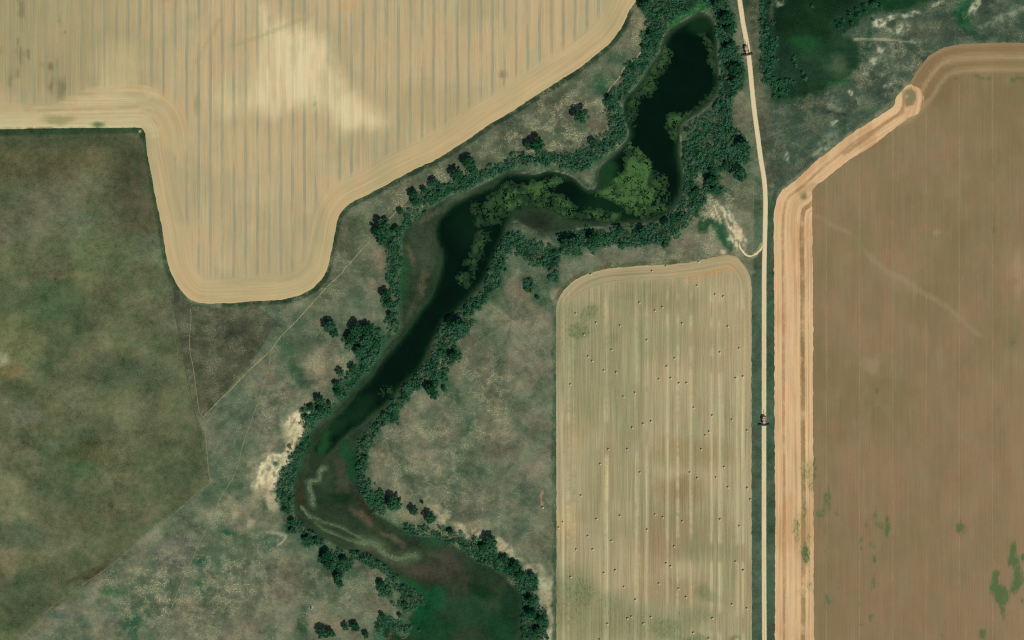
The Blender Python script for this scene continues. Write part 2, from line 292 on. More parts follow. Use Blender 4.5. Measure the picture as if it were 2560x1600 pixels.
BELTS = [  # outline, spacing in m, where
 (T(2, 0, [(1180, -80), (1230, 60), (1280, 150), (1310, 230), (1300, 290), (1230, 320), (1240, 400), (1250, 470), (1230, 560), (1150, 600), (1090, 640), (1080, 700), (1060, 790), (980, 880), (890, 910), (900, 1000), (910, 1100), (940, 1170), (950, 1230), (850, 1290), (750, 1340), (690, 1390), (610, 1470),
          (850, 1470), (980, 1360), (1070, 1270), (1055, 1180), (1015, 1080), (1015, 980), (1060, 880), (1150, 790), (1220, 680), (1290, 570), (1370, 460), (1395, 370), (1440, 290), (1480, 220), (1560, 140), (1700, 70), (1820, 20), (1860, -80)]), 'on the west bank of the upper pond'),
 (T(2, 0, [(1850, -80), (2030, -80), (2050, 120), (2110, 230), (2100, 300), (2050, 380), (2130, 460), (2150, 560), (2200, 680), (2200, 800), (2120, 860), (2060, 960), (2050, 1000), (1960, 1010), (1995, 900), (1995, 650), (1975, 500), (1965, 330), (1955, 200), (1900, 90)]), 'between the upper pond and the road'),
 (T(2, 0, [(1960, 1010), (2060, 980), (2060, 1120), (2080, 1220), (2200, 1310), (2250, 1400), (2230, 1512)]) + T(2, 1, [(2100, 10), (2050, 70), (1960, 120), (1960, 200), (1980, 300), (1920, 330), (1850, 290), (1820, 200), (1830, 110), (1760, 80), (1740, 20), (1620, 0)]) + T(2, 0, [(1620, 1512), (1640, 1400), (1680, 1300), (1720, 1190), (1800, 1140), (1880, 1080)]), 'in the wide thicket east of the pond'),
 (T(2, 1, [(1640, 0), (1740, 20), (1740, 170), (1780, 300), (1830, 380), (1760, 450), (1690, 560), (1620, 640), (1520, 730), (1450, 780), (1300, 770), (1210, 790), (1050, 810), (950, 780), (870, 800), (800, 840), (700, 800), (640, 890), (560, 900), (440, 830), (440, 750), (600, 700), (720, 680), (860, 690), (960, 660), (1090, 660), (1290, 650),
          (1420, 610), (1530, 540), (1600, 450), (1655, 310), (1655, 150)]), 'in the belt around the south end of the pond'),
 (T(2, 1, [(0, 680), (60, 710), (130, 760), (200, 780), (290, 850), (400, 820), (460, 860), (440, 960), (340, 1020), (230, 1020), (170, 950), (80, 880), (60, 800), (0, 790)]), 'in the clump southwest of the green weed mats'),
 (T(2, 1, [(110, 1120), (200, 1130), (200, 1230), (140, 1230)]), 'in the clump southwest of the green weed mats'), (T(2, 1, [(360, 1040), (420, 1040), (430, 1130), (380, 1130)]), 'in the clump southwest of the green weed mats'),
 (T(1, 1, [(2419, 690), (2419, 780), (2350, 920), (2330, 1050), (2290, 1180), (2200, 1260), (2150, 1340), (2060, 1430), (2000, 1512), (1910, 1512), (1990, 1390), (2090, 1330), (2180, 1230), (2200, 1120), (2250, 1000), (2300, 850), (2370, 720)]), 'on the east bank of the river narrows'),
 (T(1, 2, [(1900, 0), (2060, 0), (2000, 80), (1950, 150), (1880, 220), (1920, 330), (1880, 400), (1800, 420), (1790, 560), (1720, 600), (1600, 620), (1500, 660), (1420, 740), (1340, 850), (1310, 970), (1200, 980), (1080, 1110), (1050, 1250), (1020, 1380), (1020, 1512), (960, 1512), (970, 1300), (1000, 1140), (1060, 1040), (1150, 960),
          (1260, 850), (1340, 740), (1450, 610), (1560, 460), (1680, 380), (1720, 230), (1790, 60)]), 'in the belt along the east river bank'),
 (T(1, 3, [(970, 0), (1040, 30), (1140, 90), (1210, 180), (1220, 300), (1190, 330), (1130, 300), (1060, 180), (990, 90)]), 'on the inside of the lower river bend'),
 (T(1, 3, [(1410, 430), (1520, 450), (1700, 455), (1850, 460), (1900, 520), (1960, 580), (2080, 600), (2150, 560), (2250, 600), (2240, 690), (2300, 730), (2390, 760), (2419, 800), (2419, 920), (2340, 880), (2240, 810), (2100, 740), (1960, 650), (1860, 570), (1700, 530), (1550, 510), (1420, 490)]), 'in the belt above the southern marsh'),
 (T(2, 3, [(0, 770), (70, 830), (150, 880), (230, 880), (230, 1040), (180, 1060), (240, 1100), (250, 1200), (320, 1270), (330, 1370), (290, 1440), (250, 1512), (250, 1600), (130, 1600), (120, 1350), (130, 1230), (110, 1080), (60, 1000), (0, 950)]), 'on the southeast bank of the marsh'),
 (T(2, 0, [(0, 1460), (150, 1440), (330, 1440), (440, 1490), (560, 1480), (620, 1450), (860, 1480)]) + T(2, 1, [(770, 0), (740, 40), (660, 95), (580, 85), (480, 50), (400, 20), (200, 20), (0, 50)]) + T(1, 1, [(2300, 115), (2100, 195), (1990, 255), (1850, 305), (1720, 385), (1600, 465), (1520, 555), (1400, 640), (1390, 600), (1440, 530), (1500, 440), (1570, 350), (1640, 280), (1740, 240), (1830, 240), (1950, 190), (2060, 130), (2150, 130), (2200, 70), (2300, 50), (2419, 0)]), 'in the narrow belt along the north bank'),
 (T(1, 1, [(1250, 640), (1380, 640), (1365, 780), (1350, 900), (1370, 960), (1340, 1070), (1310, 1150), (1340, 1250), (1350, 1340), (1280, 1400), (1210, 1390), (1190, 1260), (1255, 1190), (1250, 1040), (1270, 930), (1270, 830), (1200, 800)]), 'on the west bank above the river narrows'),
 (T(1, 1, [(1230, 1450), (1320, 1440), (1350, 1512)]) + T(1, 2, [(1350, 0), (1340, 80), (1280, 150), (1220, 180), (1260, 90), (1250, 0)]), 'on the west bank above the river narrows'),
 (T(1, 2, [(860, 250), (850, 150), (930, 50), (1090, 50), (1130, 120), (1190, 200), (1180, 280), (1120, 370), (1040, 470), (950, 560), (870, 660), (800, 740), (745, 700), (760, 620), (850, 580), (900, 530), (900, 440), (960, 440), (1000, 400), (950, 310), (940, 260)]), 'below the western grove on the river bank'),
 (T(1, 2, [(490, 830), (560, 800), (640, 800), (740, 810), (690, 890), (600, 900), (540, 960), (510, 1040), (480, 1180), (420, 1300), (380, 1420), (340, 1512), (280, 1512), (230, 1440), (300, 1400), (330, 1290), (325, 1240), (390, 1170), (450, 1090), (460, 980), (450, 890)]), 'at the foot of the sandy bluff'),
 (T(1, 3, [(240, 0), (345, 0), (340, 110), (345, 200), (330, 300), (290, 320), (230, 240), (190, 170), (210, 100)]), 'at the foot of the sandy bluff'),
 (T(1, 3, [(330, 350), (380, 380), (440, 450), (400, 500), (310, 490), (300, 420)]), 'on the outer side of the lower river bend'), (T(1, 3, [(450, 500), (520, 490), (620, 540), (640, 590), (540, 600), (470, 650), (440, 600)]), 'on the outer side of the lower river bend'),
 (T(1, 3, [(620, 660), (730, 680), (900, 685), (1050, 730), (1170, 780), (1260, 860), (1340, 930), (1290, 950), (1230, 870), (1140, 810), (1040, 770), (940, 730), (900, 780), (880, 840), (800, 860), (730, 870), (650, 820), (600, 740)]), 'in the belt south of the river bend'),
 (T(1, 3, [(1150, 950), (1230, 960), (1280, 1050), (1270, 1100), (1200, 1090), (1150, 1020)]), 'in scrub on the left edge of the lush reeds'), (T(1, 3, [(1290, 980), (1400, 1000), (1500, 1080), (1600, 1120), (1560, 1160), (1470, 1230), (1400, 1220), (1370, 1180), (1400, 1100), (1330, 1010)]), 'in scrub on the left edge of the lush reeds'),
 (T(1, 3, [(1130, 1420), (1180, 1290), (1250, 1300), (1380, 1370), (1470, 1370), (1440, 1430), (1380, 1430), (1280, 1370), (1200, 1350), (1150, 1440)]), 'on the rim of the small green hollow'),
 (T(3, 0, [(-60, 300), (60, 320), (90, 430), (40, 500), (-60, 480)]), 'at the left edge of the northeast marsh'), (T(3, 0, [(-70, -60), (20, -60), (10, 120), (40, 320), (20, 520), (50, 700), (20, 800), (-30, 780), (-50, 500), (-70, 200)]), 'at the left edge of the northeast marsh'),
 (T(3, 0, [(40, 780), (100, 760), (160, 800), (250, 780), (260, 890), (150, 880), (60, 850)]), 'at the south end of the northeast marsh'),
]
corr_s = smooth(CORR, True, 8); water_s = jitter(smooth(WATER, True, 5), 1.6)

def height(px, py, dcor=None, dwat=None):
    if dcor is None: dcor = sdf(px, py, corr_s)
    if dwat is None: dwat = sdf(px, py, water_s)
    h = -1.6 * (1 - sstep(-6, 22, dcor))
    h = h - 1.1 * (1 - sstep(-14, 0, dwat))
    return h

# ================================================================== GROUND
class Paint:
    def __init__(s, x, y, base):
        s.x, s.y = x, y; s.c = np.tile(np.array(base, float), (len(x), 1))
        s.wx = x + (fbm(x, y, 26, 1, 4) - .5) * 34; s.wy = y + (fbm(x, y, 26, 5, 4) - .5) * 34
        s.sx = x + (fbm(x, y, 9, 2, 3) - .5) * 9; s.sy = y + (fbm(x, y, 9, 6, 3) - .5) * 9
        s.ch = {}
    def put(s, m, col):
        m = np.clip(m, 0, 1)[:, None]; s.c = s.c * (1 - m) + np.array(col, float) * m
    def blobm(s, cx, cy, rx, ry, ang=0, warp=1.0, hard=1.0):
        X = s.x + (s.wx - s.x) * warp; Y = s.y + (s.wy - s.y) * warp
        ca, sa = math.cos(math.radians(ang)), math.sin(math.radians(ang)); dx = X - cx; dy = Y - cy
        u = (dx * ca + dy * sa) / rx; v = (-dx * sa + dy * ca) / ry; d = np.sqrt(u * u + v * v)
        return 1 - sstep(1 - .55 * hard if hard <= 1 else .8, 1.35, d)
    def blob(s, cx, cy, rx, ry, col, a=1.0, ang=0, warp=1.0): s.put(a * s.blobm(cx, cy, rx, ry, ang, warp), col)
    def polym(s, poly, soft=4, warp=.3):
        X = s.x + (s.wx - s.x) * warp; Y = s.y + (s.wy - s.y) * warp
        xs = [p[0] for p in poly]; ys = [p[1] for p in poly]; M = soft + 40
        k = (X > min(xs) - M) & (X < max(xs) + M) & (Y > min(ys) - M) & (Y < max(ys) + M)
        m = np.zeros(len(X)); m[k] = 1 - sstep(-soft, soft, sdf(X[k], Y[k], poly)); return m
    def poly(s, poly, col, a=1.0, soft=4, warp=.3): s.put(a * s.polym(poly, soft, warp), col)
    def linem(s, pts, w, soft=3, warp=.15):
        X = s.x + (s.wx - s.x) * warp; Y = s.y + (s.wy - s.y) * warp
        return 1 - sstep(w, w + soft, seg_dist(X, Y, pts, False))
    def line(s, pts, w, col, a=1.0, soft=3, warp=.15): s.put(a * s.linem(pts, w, soft, warp), col)
def tp(c, r, x, y): return (c * 640 + x / 3.78, r * 400 + y / 3.78)

STEP = 3.6                                    # 1.2 m between ground vertices
gxs = np.arange(-130, 2691, STEP); gys = np.arange(-130, 1731, STEP)
NX, NY = len(gxs), len(gys)
GX, GY = np.meshgrid(gxs, gys); X = GX.ravel(); Y = GY.ravel()
dC = sdf(X, Y, corr_s); dW = sdf(X, Y, water_s)
P = Paint(X, Y, (105, 112, 90))
big = fbm(X, Y, 150, 3, 5)
P.put(sstep(.5, .66, big) * .8, (122, 119, 97)); P.put(sstep(.5, .36, big) * .8, (86, 102, 80))
md = fbm(X, Y, 40, 9, 5); P.put(sstep(.52, .68, md) * .45, (134, 126, 100)); P.put(sstep(.48, .32, md) * .5, (80, 98, 74))
# greener, moister ground along the old arm
near = (1 - sstep(8, 75, dC)) * sstep(.36, .6, fbm(X, Y, 34, 11, 4)) * (1 - .8 * P.blobm(1300, 1130, 300, 220, 0, .3)); P.put(near * .8, (62, 88, 64))
P.put((1 - sstep(2, 16, dC)) * .6, (48, 80, 54))
# pasture on the west side
WEST = [(-200, 300), (362, 323), (372, 420), (395, 540), (418, 680), (432, 760), (448, 850), (470, 940), (497, 1040), (512, 1110), (524, 1190), (521, 1214), (455, 1262), (390, 1310), (300, 1390), (220, 1455), (120, 1535), (45, 1600), (-60, 1700), (-200, 1750)]
P.poly(WEST, (98, 102, 72), 1, 7, .08)
wm = P.polym(WEST, 3, 0)
wb = fbm(X * .8 + Y * .3, Y - X * .3, 120, 7, 5)
P.put(wm * sstep(.48, .66, wb) * .7, (106, 109, 80)); wb2 = fbm(X, Y, 45, 2, 5); P.put(wm * sstep(.52, .66, wb2) * .3, (112, 114, 86)); P.put(wm * sstep(.48, .36, wb2) * .3, (76, 90, 62)); P.put(wm * sstep(.5, .32, wb) * .7, (76, 90, 62))
def wblob(*a, **k):
    cx, cy, rx, ry, col = a[:5]; P.put(wm * k.get('a', .8) * P.blobm(cx, cy, rx, ry, k.get('ang', 0)), col)
wblob(120, 400, 230, 70, (96, 90, 62), a=.7, ang=-8); wblob(330, 440, 60, 110, (74, 76, 54), a=.8); wblob(360, 520, 70, 60, (84, 78, 56), a=.6)
wblob(170, 350, 180, 24, (76, 84, 58), a=.8); wblob(120, 510, 140, 55, (116, 112, 88), a=.7, ang=-25); wblob(190, 560, 60, 40, (112, 118, 92), a=.7)
wblob(30, 580, 60, 30, (112, 108, 86), a=.6); wblob(260, 630, 120, 50, (96, 108, 74), a=.7); wblob(200, 690, 60, 16, (112, 114, 72), a=.6)
wblob(130, 750, 90, 50, (72, 96, 62), a=.6); wblob(40, 870, 70, 90, (118, 120, 82), a=.8); wblob(4, 898, 16, 22, (158, 158, 122), a=.9)
wblob(25, 930, 50, 20, (126, 112, 74), a=.6); wblob(50, 975, 60, 25, (80, 86, 60), a=.7); wblob(70, 1035, 45, 32, (118, 114, 96), a=.6)
wblob(330, 930, 120, 40, (76, 92, 68), a=.5); wblob(200, 1170, 34, 26, (56, 96, 58), a=.55); wblob(230, 1130, 60, 30, (92, 92, 54), a=.5)
wblob(10, 1240, 50, 60, (124, 122, 90), a=.6); wblob(50, 1300, 80, 30, (118, 118, 88), a=.6, ang=35); wblob(15, 1400, 40, 50, (124, 114, 88), a=.6)
wblob(220, 1440, 60, 12, (72, 70, 46), a=.8, ang=-25); wblob(430, 560, 16, 90, (70, 80, 62), a=.4)
wblob(385, 610, 40, 40, (100, 106, 86), a=.7); wblob(430, 790, 45, 50, (112, 112, 92), a=.5); wblob(60, 1340, 60, 40, (74, 92, 70), a=.5)
P.put(wm * P.linem([tp(0, 2, 40, 900), tp(0, 2, 200, 1010), tp(0, 2, 380, 1110), tp(0, 2, 550, 1220)], 2, 9, .8) * .5, (112, 117, 88))
P.line([(364, 330), (380, 440), (402, 560), (420, 670), (440, 720), (470, 762), (520, 775)], 5, (44, 66, 46), .8, 8, .1)
P.line([(-20, 332), (120, 329), (250, 327), (350, 325), (361, 340)], 5, (48, 72, 46), .9, 6, .05)
P.blob(*tp(0, 0, 930, 1180), 18, 9, (62, 104, 62), .8); P.blob(*tp(0, 0, 1322, 1242), 4, 3, (190, 196, 170), 1, warp=0)
# dark wedge below the big stubble field
P.poly([(426, 690), (470, 765), (560, 770), (645, 764), (690, 800), (662, 858), (630, 905), (560, 985), (512, 1042), (497, 1040), (470, 940), (448, 850), (434, 760)], (80, 83, 64), .95, 2, .05)
P.blob(560, 860, 70, 50, (72, 76, 58), .6); P.blob(500, 990, 30, 40, (98, 98, 72), .5)
# meadow around the river
P.poly([(840, 560), (880, 510), (1090, 402), (1280, 282), (1450, 175), (1540, 100), (1595, 0), (1640, -80), (1640, 60), (1600, 200), (1545, 250), (1545, 340), (1450, 390), (1250, 405), (1120, 470), (1000, 560), (950, 640), (900, 760), (760, 760), (830, 650)], (90, 98, 76), .8, 10, .5)
for a in [((2, 0), 860, 780, 24, 34, (46, 86, 60), .8), ((2, 0), 980, 560, 26, 18, (58, 88, 64), .6), ((2, 0), 600, 1260, 60, 26, (66, 90, 66), .6), ((2, 0), 830, 1170, 40, 26, (112, 104, 84), .7),
          ((2, 0), 300, 1000, 60, 30, (92, 92, 76), .6), ((2, 0), 1060, 400, 30, 14, (116, 110, 88), .6), ((2, 0), 1190, 200, 18, 50, (128, 122, 96), .6), ((1, 1), 1180, 920, 24, 36, (134, 120, 98), .8),
          ((1, 1), 1140, 1180, 30, 26, (122, 112, 92), .6), ((1, 1), 960, 620, 40, 24, (66, 80, 58), .6), ((1, 1), 800, 760, 24, 50, (82, 86, 66), .5), ((1, 1), 980, 1330, 30, 44, (74, 96, 76), .6),
          ((1, 2), 400, 130, 60, 30, (72, 92, 72), .7), ((1, 2), 310, 320, 26, 34, (64, 94, 66), .7), ((1, 2), 385, 480, 16, 26, (52, 86, 60), .8), ((1, 2), 500, 590, 30, 18, (60, 84, 64), .7),
          ((1, 2), 640, 420, 56, 44, (132, 124, 98), .7), ((1, 2), 300, 700, 24, 18, (96, 88, 66), .6), ((1, 2), 620, 640, 18, 22, (140, 132, 106), .5), ((1, 2), 830, 300, 24, 8, (74, 98, 72), .7),
          ((1, 2), 210, 50, 14, 22, (62, 84, 64), .9), ((1, 2), 100, 950, 36, 40, (100, 100, 82), .7), ((1, 2), 120, 700, 36, 40, (112, 110, 90), .6),
          ((1, 2), 1880, 760, 12, 30, (66, 96, 70), .9), ((1, 2), 1800, 640, 16, 20, (58, 92, 64), .8), ((1, 2), 2050, 1010, 13, 14, (52, 88, 58), .9), ((1, 2), 1700, 1010, 50, 12, (90, 98, 74), .6),
          ((1, 2), 2230, 850, 40, 56, (130, 126, 96), .6), ((1, 2), 1620, 1350, 66, 40, (126, 122, 98), .5), ((1, 2), 1450, 900, 26, 40, (116, 108, 88), .6), ((1, 2), 1900, 500, 20, 40, (132, 124, 100), .5),
          ((1, 2), 1180, 1300, 24, 50, (128, 116, 94), .5), ((1, 2), 2300, 1200, 60, 40, (110, 100, 82), .5), ((1, 2), 2100, 300, 50, 60, (100, 100, 80), .6),
          ((2, 1), 300, 1230, 30, 44, (52, 84, 58), .8), ((2, 1), 420, 1250, 16, 20, (148, 138, 112), .7), ((2, 1), 80, 1250, 30, 50, (110, 102, 82), .6), ((2, 1), 1300, 870, 110, 24, (112, 108, 90), .6),
          ((2, 1), 1650, 780, 40, 20, (122, 114, 92), .6), ((2, 1), 2000, 170, 14, 24, (96, 98, 72), .8), ((2, 1), 1780, 130, 12, 24, (84, 102, 70), .7), ((2, 1), 2150, 320, 30, 24, (96, 102, 78), .7),
          ((2, 0), 2150, 1050, 18, 60, (110, 108, 84), .7), ((2, 0), 2140, 900, 10, 10, (150, 140, 112), .7), ((2, 0), 2340, 300, 18, 70, (98, 92, 70), .5), ((2, 0), 2330, 900, 14, 120, (92, 90, 70), .5),
          ((0, 3), 2180, 490, 19, 11, (34, 88, 60), .95), ((0, 3), 1900, 780, 22, 11, (40, 92, 64), .9), ((0, 3), 1250, 1340, 26, 26, (46, 90, 62), .85), ((0, 3), 1280, 1440, 10, 24, (42, 92, 66), .8),
          ((0, 3), 1870, 1010, 20, 24, (64, 96, 68), .7), ((0, 3), 1050, 1050, 30, 14, (60, 98, 62), .8), ((0, 3), 560, 1260, 20, 12, (70, 98, 84), .7), ((0, 3), 2000, 340, 24, 20, (140, 138, 108), .6),
          ((0, 3), 2210, 320, 10, 16, (168, 164, 132), .7), ((0, 3), 2370, 420, 9, 12, (200, 192, 160), .8), ((0, 3), 1800, 1320, 70, 50, (120, 116, 94), .5), ((0, 3), 1650, 700, 60, 50, (102, 102, 90), .6),
          ((1, 3), 120, 600, 30, 24, (58, 86, 68), .7), ((1, 3), 270, 950, 44, 50, (102, 98, 82), .6), ((1, 3), 520, 1060, 24, 30, (66, 88, 66), .7), ((1, 3), 450, 1330, 14, 34, (42, 72, 46), .9),
          ((1, 3), 180, 775, 7, 6, (62, 88, 68), .9), ((1, 3), 65, 265, 8, 8, (46, 82, 44), 1.0), ((1, 3), 940, 910, 8, 8, (66, 94, 66), .8), ((1, 3), 1150, 880, 30, 20, (132, 122, 96), .6),
          ((1, 3), 960, 780, 16, 10, (138, 112, 92), .6), ((1, 3), 2030, 430, 60, 14, (150, 142, 112), .6), ((1, 3), 1500, 330, 40, 16, (134, 116, 92), .6), ((1, 3), 2100, 200, 70, 50, (104, 100, 82), .6),
          ((1, 3), 2330, 640, 16, 16, (150, 142, 114), .7), ((1, 3), 700, 1350, 60, 22, (128, 118, 94), .5), ((1, 3), 1150, 1180, 34, 30, (126, 118, 96), .5),
          ((2, 3), 320, 1080, 22, 40, (170, 158, 128), .85), ((2, 3), 240, 920, 16, 26, (150, 142, 114), .7), ((2, 3), 370, 1400, 13, 60, (172, 158, 130), .9), ((2, 3), 350, 1190, 16, 5, (78, 84, 60), .9), ((2, 3), 280, 600, 24, 20, (130, 126, 92), .5)]:
    (t, x_, y_, rx, ry, col, al) = a; P.blob(*tp(t[0], t[1], x_, y_), rx, ry, col, al, warp=.7)
dry = P.linem(T(1, 3, [(1700, 280), (1850, 420), (2000, 480), (2130, 530), (2260, 560), (2360, 640), (2419, 740)]) + T(2, 3, [(60, 790), (200, 850), (300, 960), (330, 1100), (330, 1250), (360, 1500)]), 5, 16, .9); P.put(dry * sstep(.38, .6, fbm(X, Y, 10, 6, 4)) * .9, (190, 180, 146)); P.put(dry * .35, (160, 150, 120))
P.line(T(1, 2, [(1250, 860), (1330, 760), (1500, 690)]), 3, (150, 144, 118), .5, 7, .6)
P.poly(T(2, 1, [(1790, 540), (1880, 530), (2000, 600), (2090, 760), (2080, 860), (1970, 800), (1890, 690), (1770, 700), (1760, 600)]), (44, 84, 55), .95, 4, .5)
P.blob(*tp(2, 1, 1870, 680), 8, 18, (140, 136, 110), .6, warp=.6)
P.line([tp(1, 3, 110, 500), tp(1, 3, 290, 520)], 2, (170, 168, 140), .6, 4, .3); P.line([tp(1, 3, 290, 530), tp(1, 3, 210, 610)], 2, (190, 186, 156), .6, 3, .3)
# north-east: marshy hollow and dry knolls
P.poly([(1930, -200), (2800, -200), (2800, 105), (2409, 105), (2300, 160), (2230, 250), (2040, 395), (1945, 480), (1930, 560), (1920, 480), (1905, 380), (1895, 250), (1880, 100), (1860, -60)], (66, 84, 68), .95, 5, .2)
MARSH = T(3, 0, [(-90, -900), (1750, -900), (1600, 0), (1400, 50), (1200, 90), (1000, 110), (900, 150), (760, 300), (700, 340), (860, 400), (870, 600), (740, 740), (520, 850), (300, 920), (60, 960), (-20, 880), (-45, 600), (-60, 200)])
P.poly(MARSH, (30, 62, 40), .95, 7, .7); P.put(P.polym(MARSH, 7, .6) * sstep(.45, .65, fbm(X, Y, 30, 2, 4)) * .6, (22, 54, 32))
P.blob(*tp(3, 0, 250, -60), 150, 90, (12, 38, 20), 1); P.blob(*tp(3, 0, 130, 230), 50, 60, (13, 42, 24), .95); P.blob(*tp(3, 0, 420, 160), 70, 50, (16, 50, 24), .9); P.blob(*tp(3, 0, 130, 480), 18, 40, (22, 46, 34), .9)
P.blob(*tp(3, 0, 350, 400), 40, 22, (28, 76, 38), .8); P.blob(*tp(3, 0, 450, 700), 40, 22, (30, 62, 40), .8); P.blob(*tp(3, 0, 660, 620), 34, 30, (72, 86, 62), .8); P.blob(*tp(3, 0, 640, 800), 40, 8, (44, 92, 52), .7, ang=-20)
P.blob(*tp(3, 0, 1200, 60), 90, 16, (22, 62, 34), .9, ang=-6); P.blob(*tp(3, 0, 1850, 120), 24, 40, (24, 84, 50), .9, ang=10); P.blob(*tp(3, 0, 1900, 300), 20, 20, (44, 84, 56), .7)
P.line([tp(3, 0, 960, 300), tp(3, 0, 910, 480), tp(3, 0, 880, 640)], 5, (40, 78, 54), .9, 8, .4); P.blob(*tp(3, 0, 1160, 220), 34, 9, (74, 88, 66), .9)
P.line(T(3, 0, [(40, 960), (300, 950), (500, 870), (760, 730)]), 3, (40, 76, 46), .6, 8, .3)
for (x_, y_, rx, ry, an, al) in [(1060, 220, 14, 8, -20, 1), (1180, 175, 22, 4, -12, .9), (1330, 150, 28, 4, -5, .8), (1100, 262, 18, 3, 15, .7), (1260, 265, 24, 7, -14, .85), (1060, 465, 11, 5, 30, .8), (985, 570, 8, 10, 0, .85), (950, 700, 10, 3, 45, .7),
        (1160, 760, 16, 4, -45, .6), (800, 875, 4, 9, -20, .9), (830, 950, 4, 20, -15, .4), (620, 1170, 12, 4, -15, .8), (650, 1000, 22, 14, 0, .3), (1970, 40, 8, 17, 0, .9), (1930, 100, 8, 4, -30, .7), (1590, 50, 14, 4, -30, .7),
        (2150, 190, 44, 6, -30, .35), (2350, 110, 40, 5, -33, .35), (180, 1480, 5, 12, 0, .7), (500, 1430, 20, 6, -30, .6), (150, 1370, 4, 6, 0, .6), (100, 10, 16, 6, 0, .6), (1400, 395, 14, 3, 20, .6), (1140, 540, 40, 24, 0, .25), (560, 1330, 30, 12, -30, .3)]:
    P.put(al * P.blobm(*tp(3, 0, x_, y_), rx * 1.25, ry * 1.5, an, .8) * (.25 + .75 * sstep(.4, .6, fbm(X, Y, 7, 6, 3))), (200, 196, 164))
P.line(T(3, 0, [(820, 372), (900, 368), (960, 375), (1100, 370), (1250, 385), (1400, 405)]), 1.2, (170, 170, 140), .7, 3, .1)
P.blob(*tp(3, 0, 640, 1070), 34, 5, (44, 58, 42), .9, ang=15); P.blob(*tp(3, 0, 730, 1190), 10, 16, (40, 78, 52), .8); P.blob(*tp(3, 1, 20, 235), 12, 5, (170, 168, 140), .8); P.blob(*tp(3, 1, 60, 120), 30, 30, (72, 80, 64), .8)
P.blob(*tp(3, 0, 1500, 290), 60, 26, (92, 96, 80), .6); P.blob(*tp(3, 0, 1250, 620), 50, 30, (92, 102, 84), .5)
# verges of the road
P.poly([(1879, 690), (1884, 660), (1883, 500), (1900, 500), (1905, 560), (1904, 700), (1904, 1750), (1878, 1750)], (76, 96, 76), 1, 2, .05)
P.poly([(1883, 440), (1904, 440), (1906, 640), (1884, 640)], (84, 100, 78), .9, 3, .05)
P.poly([(1917, 460), (1930, 470), (1938, 560), (1938, 1750), (1916, 1750)], (68, 92, 70), 1, 2, .05)
P.put(P.polym([(1872, 1750), (1872, 700), (1890, 640), (1940, 560), (1940, 1750)], 2, 0) * sstep(.52, .68, fbm(X, Y, 40, 8, 4)) * .5, (84, 88, 66))
P.poly([(1866, 20), (1885, 0), (1935, 0), (1925, 300), (1925, 480), (1905, 400), (1890, 300), (1878, 160)], (90, 90, 70), .7, 6, .2)
P.line([(1904, 612), (1896, 628), (1884, 640), (1872, 650)], 3, (150, 146, 112), .9, 4, .05)
P.line([tp(2, 1, 2110, 850), tp(2, 1, 2220, 960), tp(2, 1, 2260, 1050)], 6, (138, 134, 104), .7, 8, .2)
P.line([(1389, 1750), (1389, 900), (1388, 800)], 4, (62, 88, 62), .8, 7, .4)
P.line(smooth([(p[0] - 2, p[1] - 5) for p in BFIELD_EDGE[5:14]], False, 10), 3, (86, 92, 66), .7, 6, .1)
P.line(smooth([(p[0] + 3, p[1] + 5) for p in NFIELD_EDGE[20:48]], False, 10), 3, (44, 66, 46), .85, 6, .1)
# corridor of the old river arm
cm = 1 - sstep(-3, 3, dC); P.put(cm, (40, 60, 40)); P.put(cm * sstep(.45, .65, fbm(X, Y, 18, 10, 4)) * .4, (64, 72, 52))
P.put(cm * (1 - sstep(2, 7, np.abs(dC + 4))) * .6, (70, 84, 66)); P.put((1 - sstep(.2, 2.2, np.abs(dC + 2 + 2 * (fbm(X, Y, 20, 3) - .5)))) * sstep(.3, .5, fbm(X, Y, 60, 4, 2)) * .9 * (Y < 640), (124, 134, 112))
def cblob(t, x_, y_, rx, ry, col, al=.8, ang=0, warp=.7): P.put(cm * al * P.blobm(*tp(t[0], t[1], x_, y_), rx, ry, ang, warp), col)
cblob((1, 1), 1560, 800, 40, 90, (58, 70, 52), .9); cblob((1, 1), 1440, 890, 12, 26, (104, 92, 72), .8, -20); cblob((1, 1), 1400, 1100, 12, 70, (34, 72, 42), .8); cblob((1, 1), 1570, 1180, 12, 40, (94, 88, 68), .85, 12)
cblob((1, 1), 1640, 540, 36, 9, (92, 88, 68), .8, -32); cblob((1, 1), 1480, 1400, 9, 50, (74, 76, 56), .7, 28); cblob((1, 1), 1900, 360, 50, 7, (76, 84, 66), .7, -25); cblob((1, 1), 1440, 650, 8, 40, (38, 70, 46), .7, 30)
cblob((2, 1), 220, 590, 50, 22, (36, 48, 34), .95); cblob((2, 1), 680, 130, 26, 22, (58, 86, 66), .8); cblob((2, 1), 200, 660, 40, 8, (66, 72, 54), .6, 20)
cblob((1, 2), 1200, 260, 8, 70, (78, 82, 60), .6, 38); cblob((1, 2), 900, 600, 6, 60, (72, 80, 58), .5, 38); cblob((1, 2), 1000, 1000, 8, 50, (66, 74, 58), .5, 52); cblob((1, 2), 480, 1150, 22, 50, (44, 60, 40), .8, 22)
SOUTH = [(700, 1130), (760, 1110), (790, 1185), (850, 1110), (900, 1100), (1000, 1300), (1330, 1420), (1330, 1750), (980, 1750), (1000, 1480), (740, 1350)]
sm_ = P.polym(SOUTH, 10, .3) * cm; P.put(sm_, (46, 62, 42))
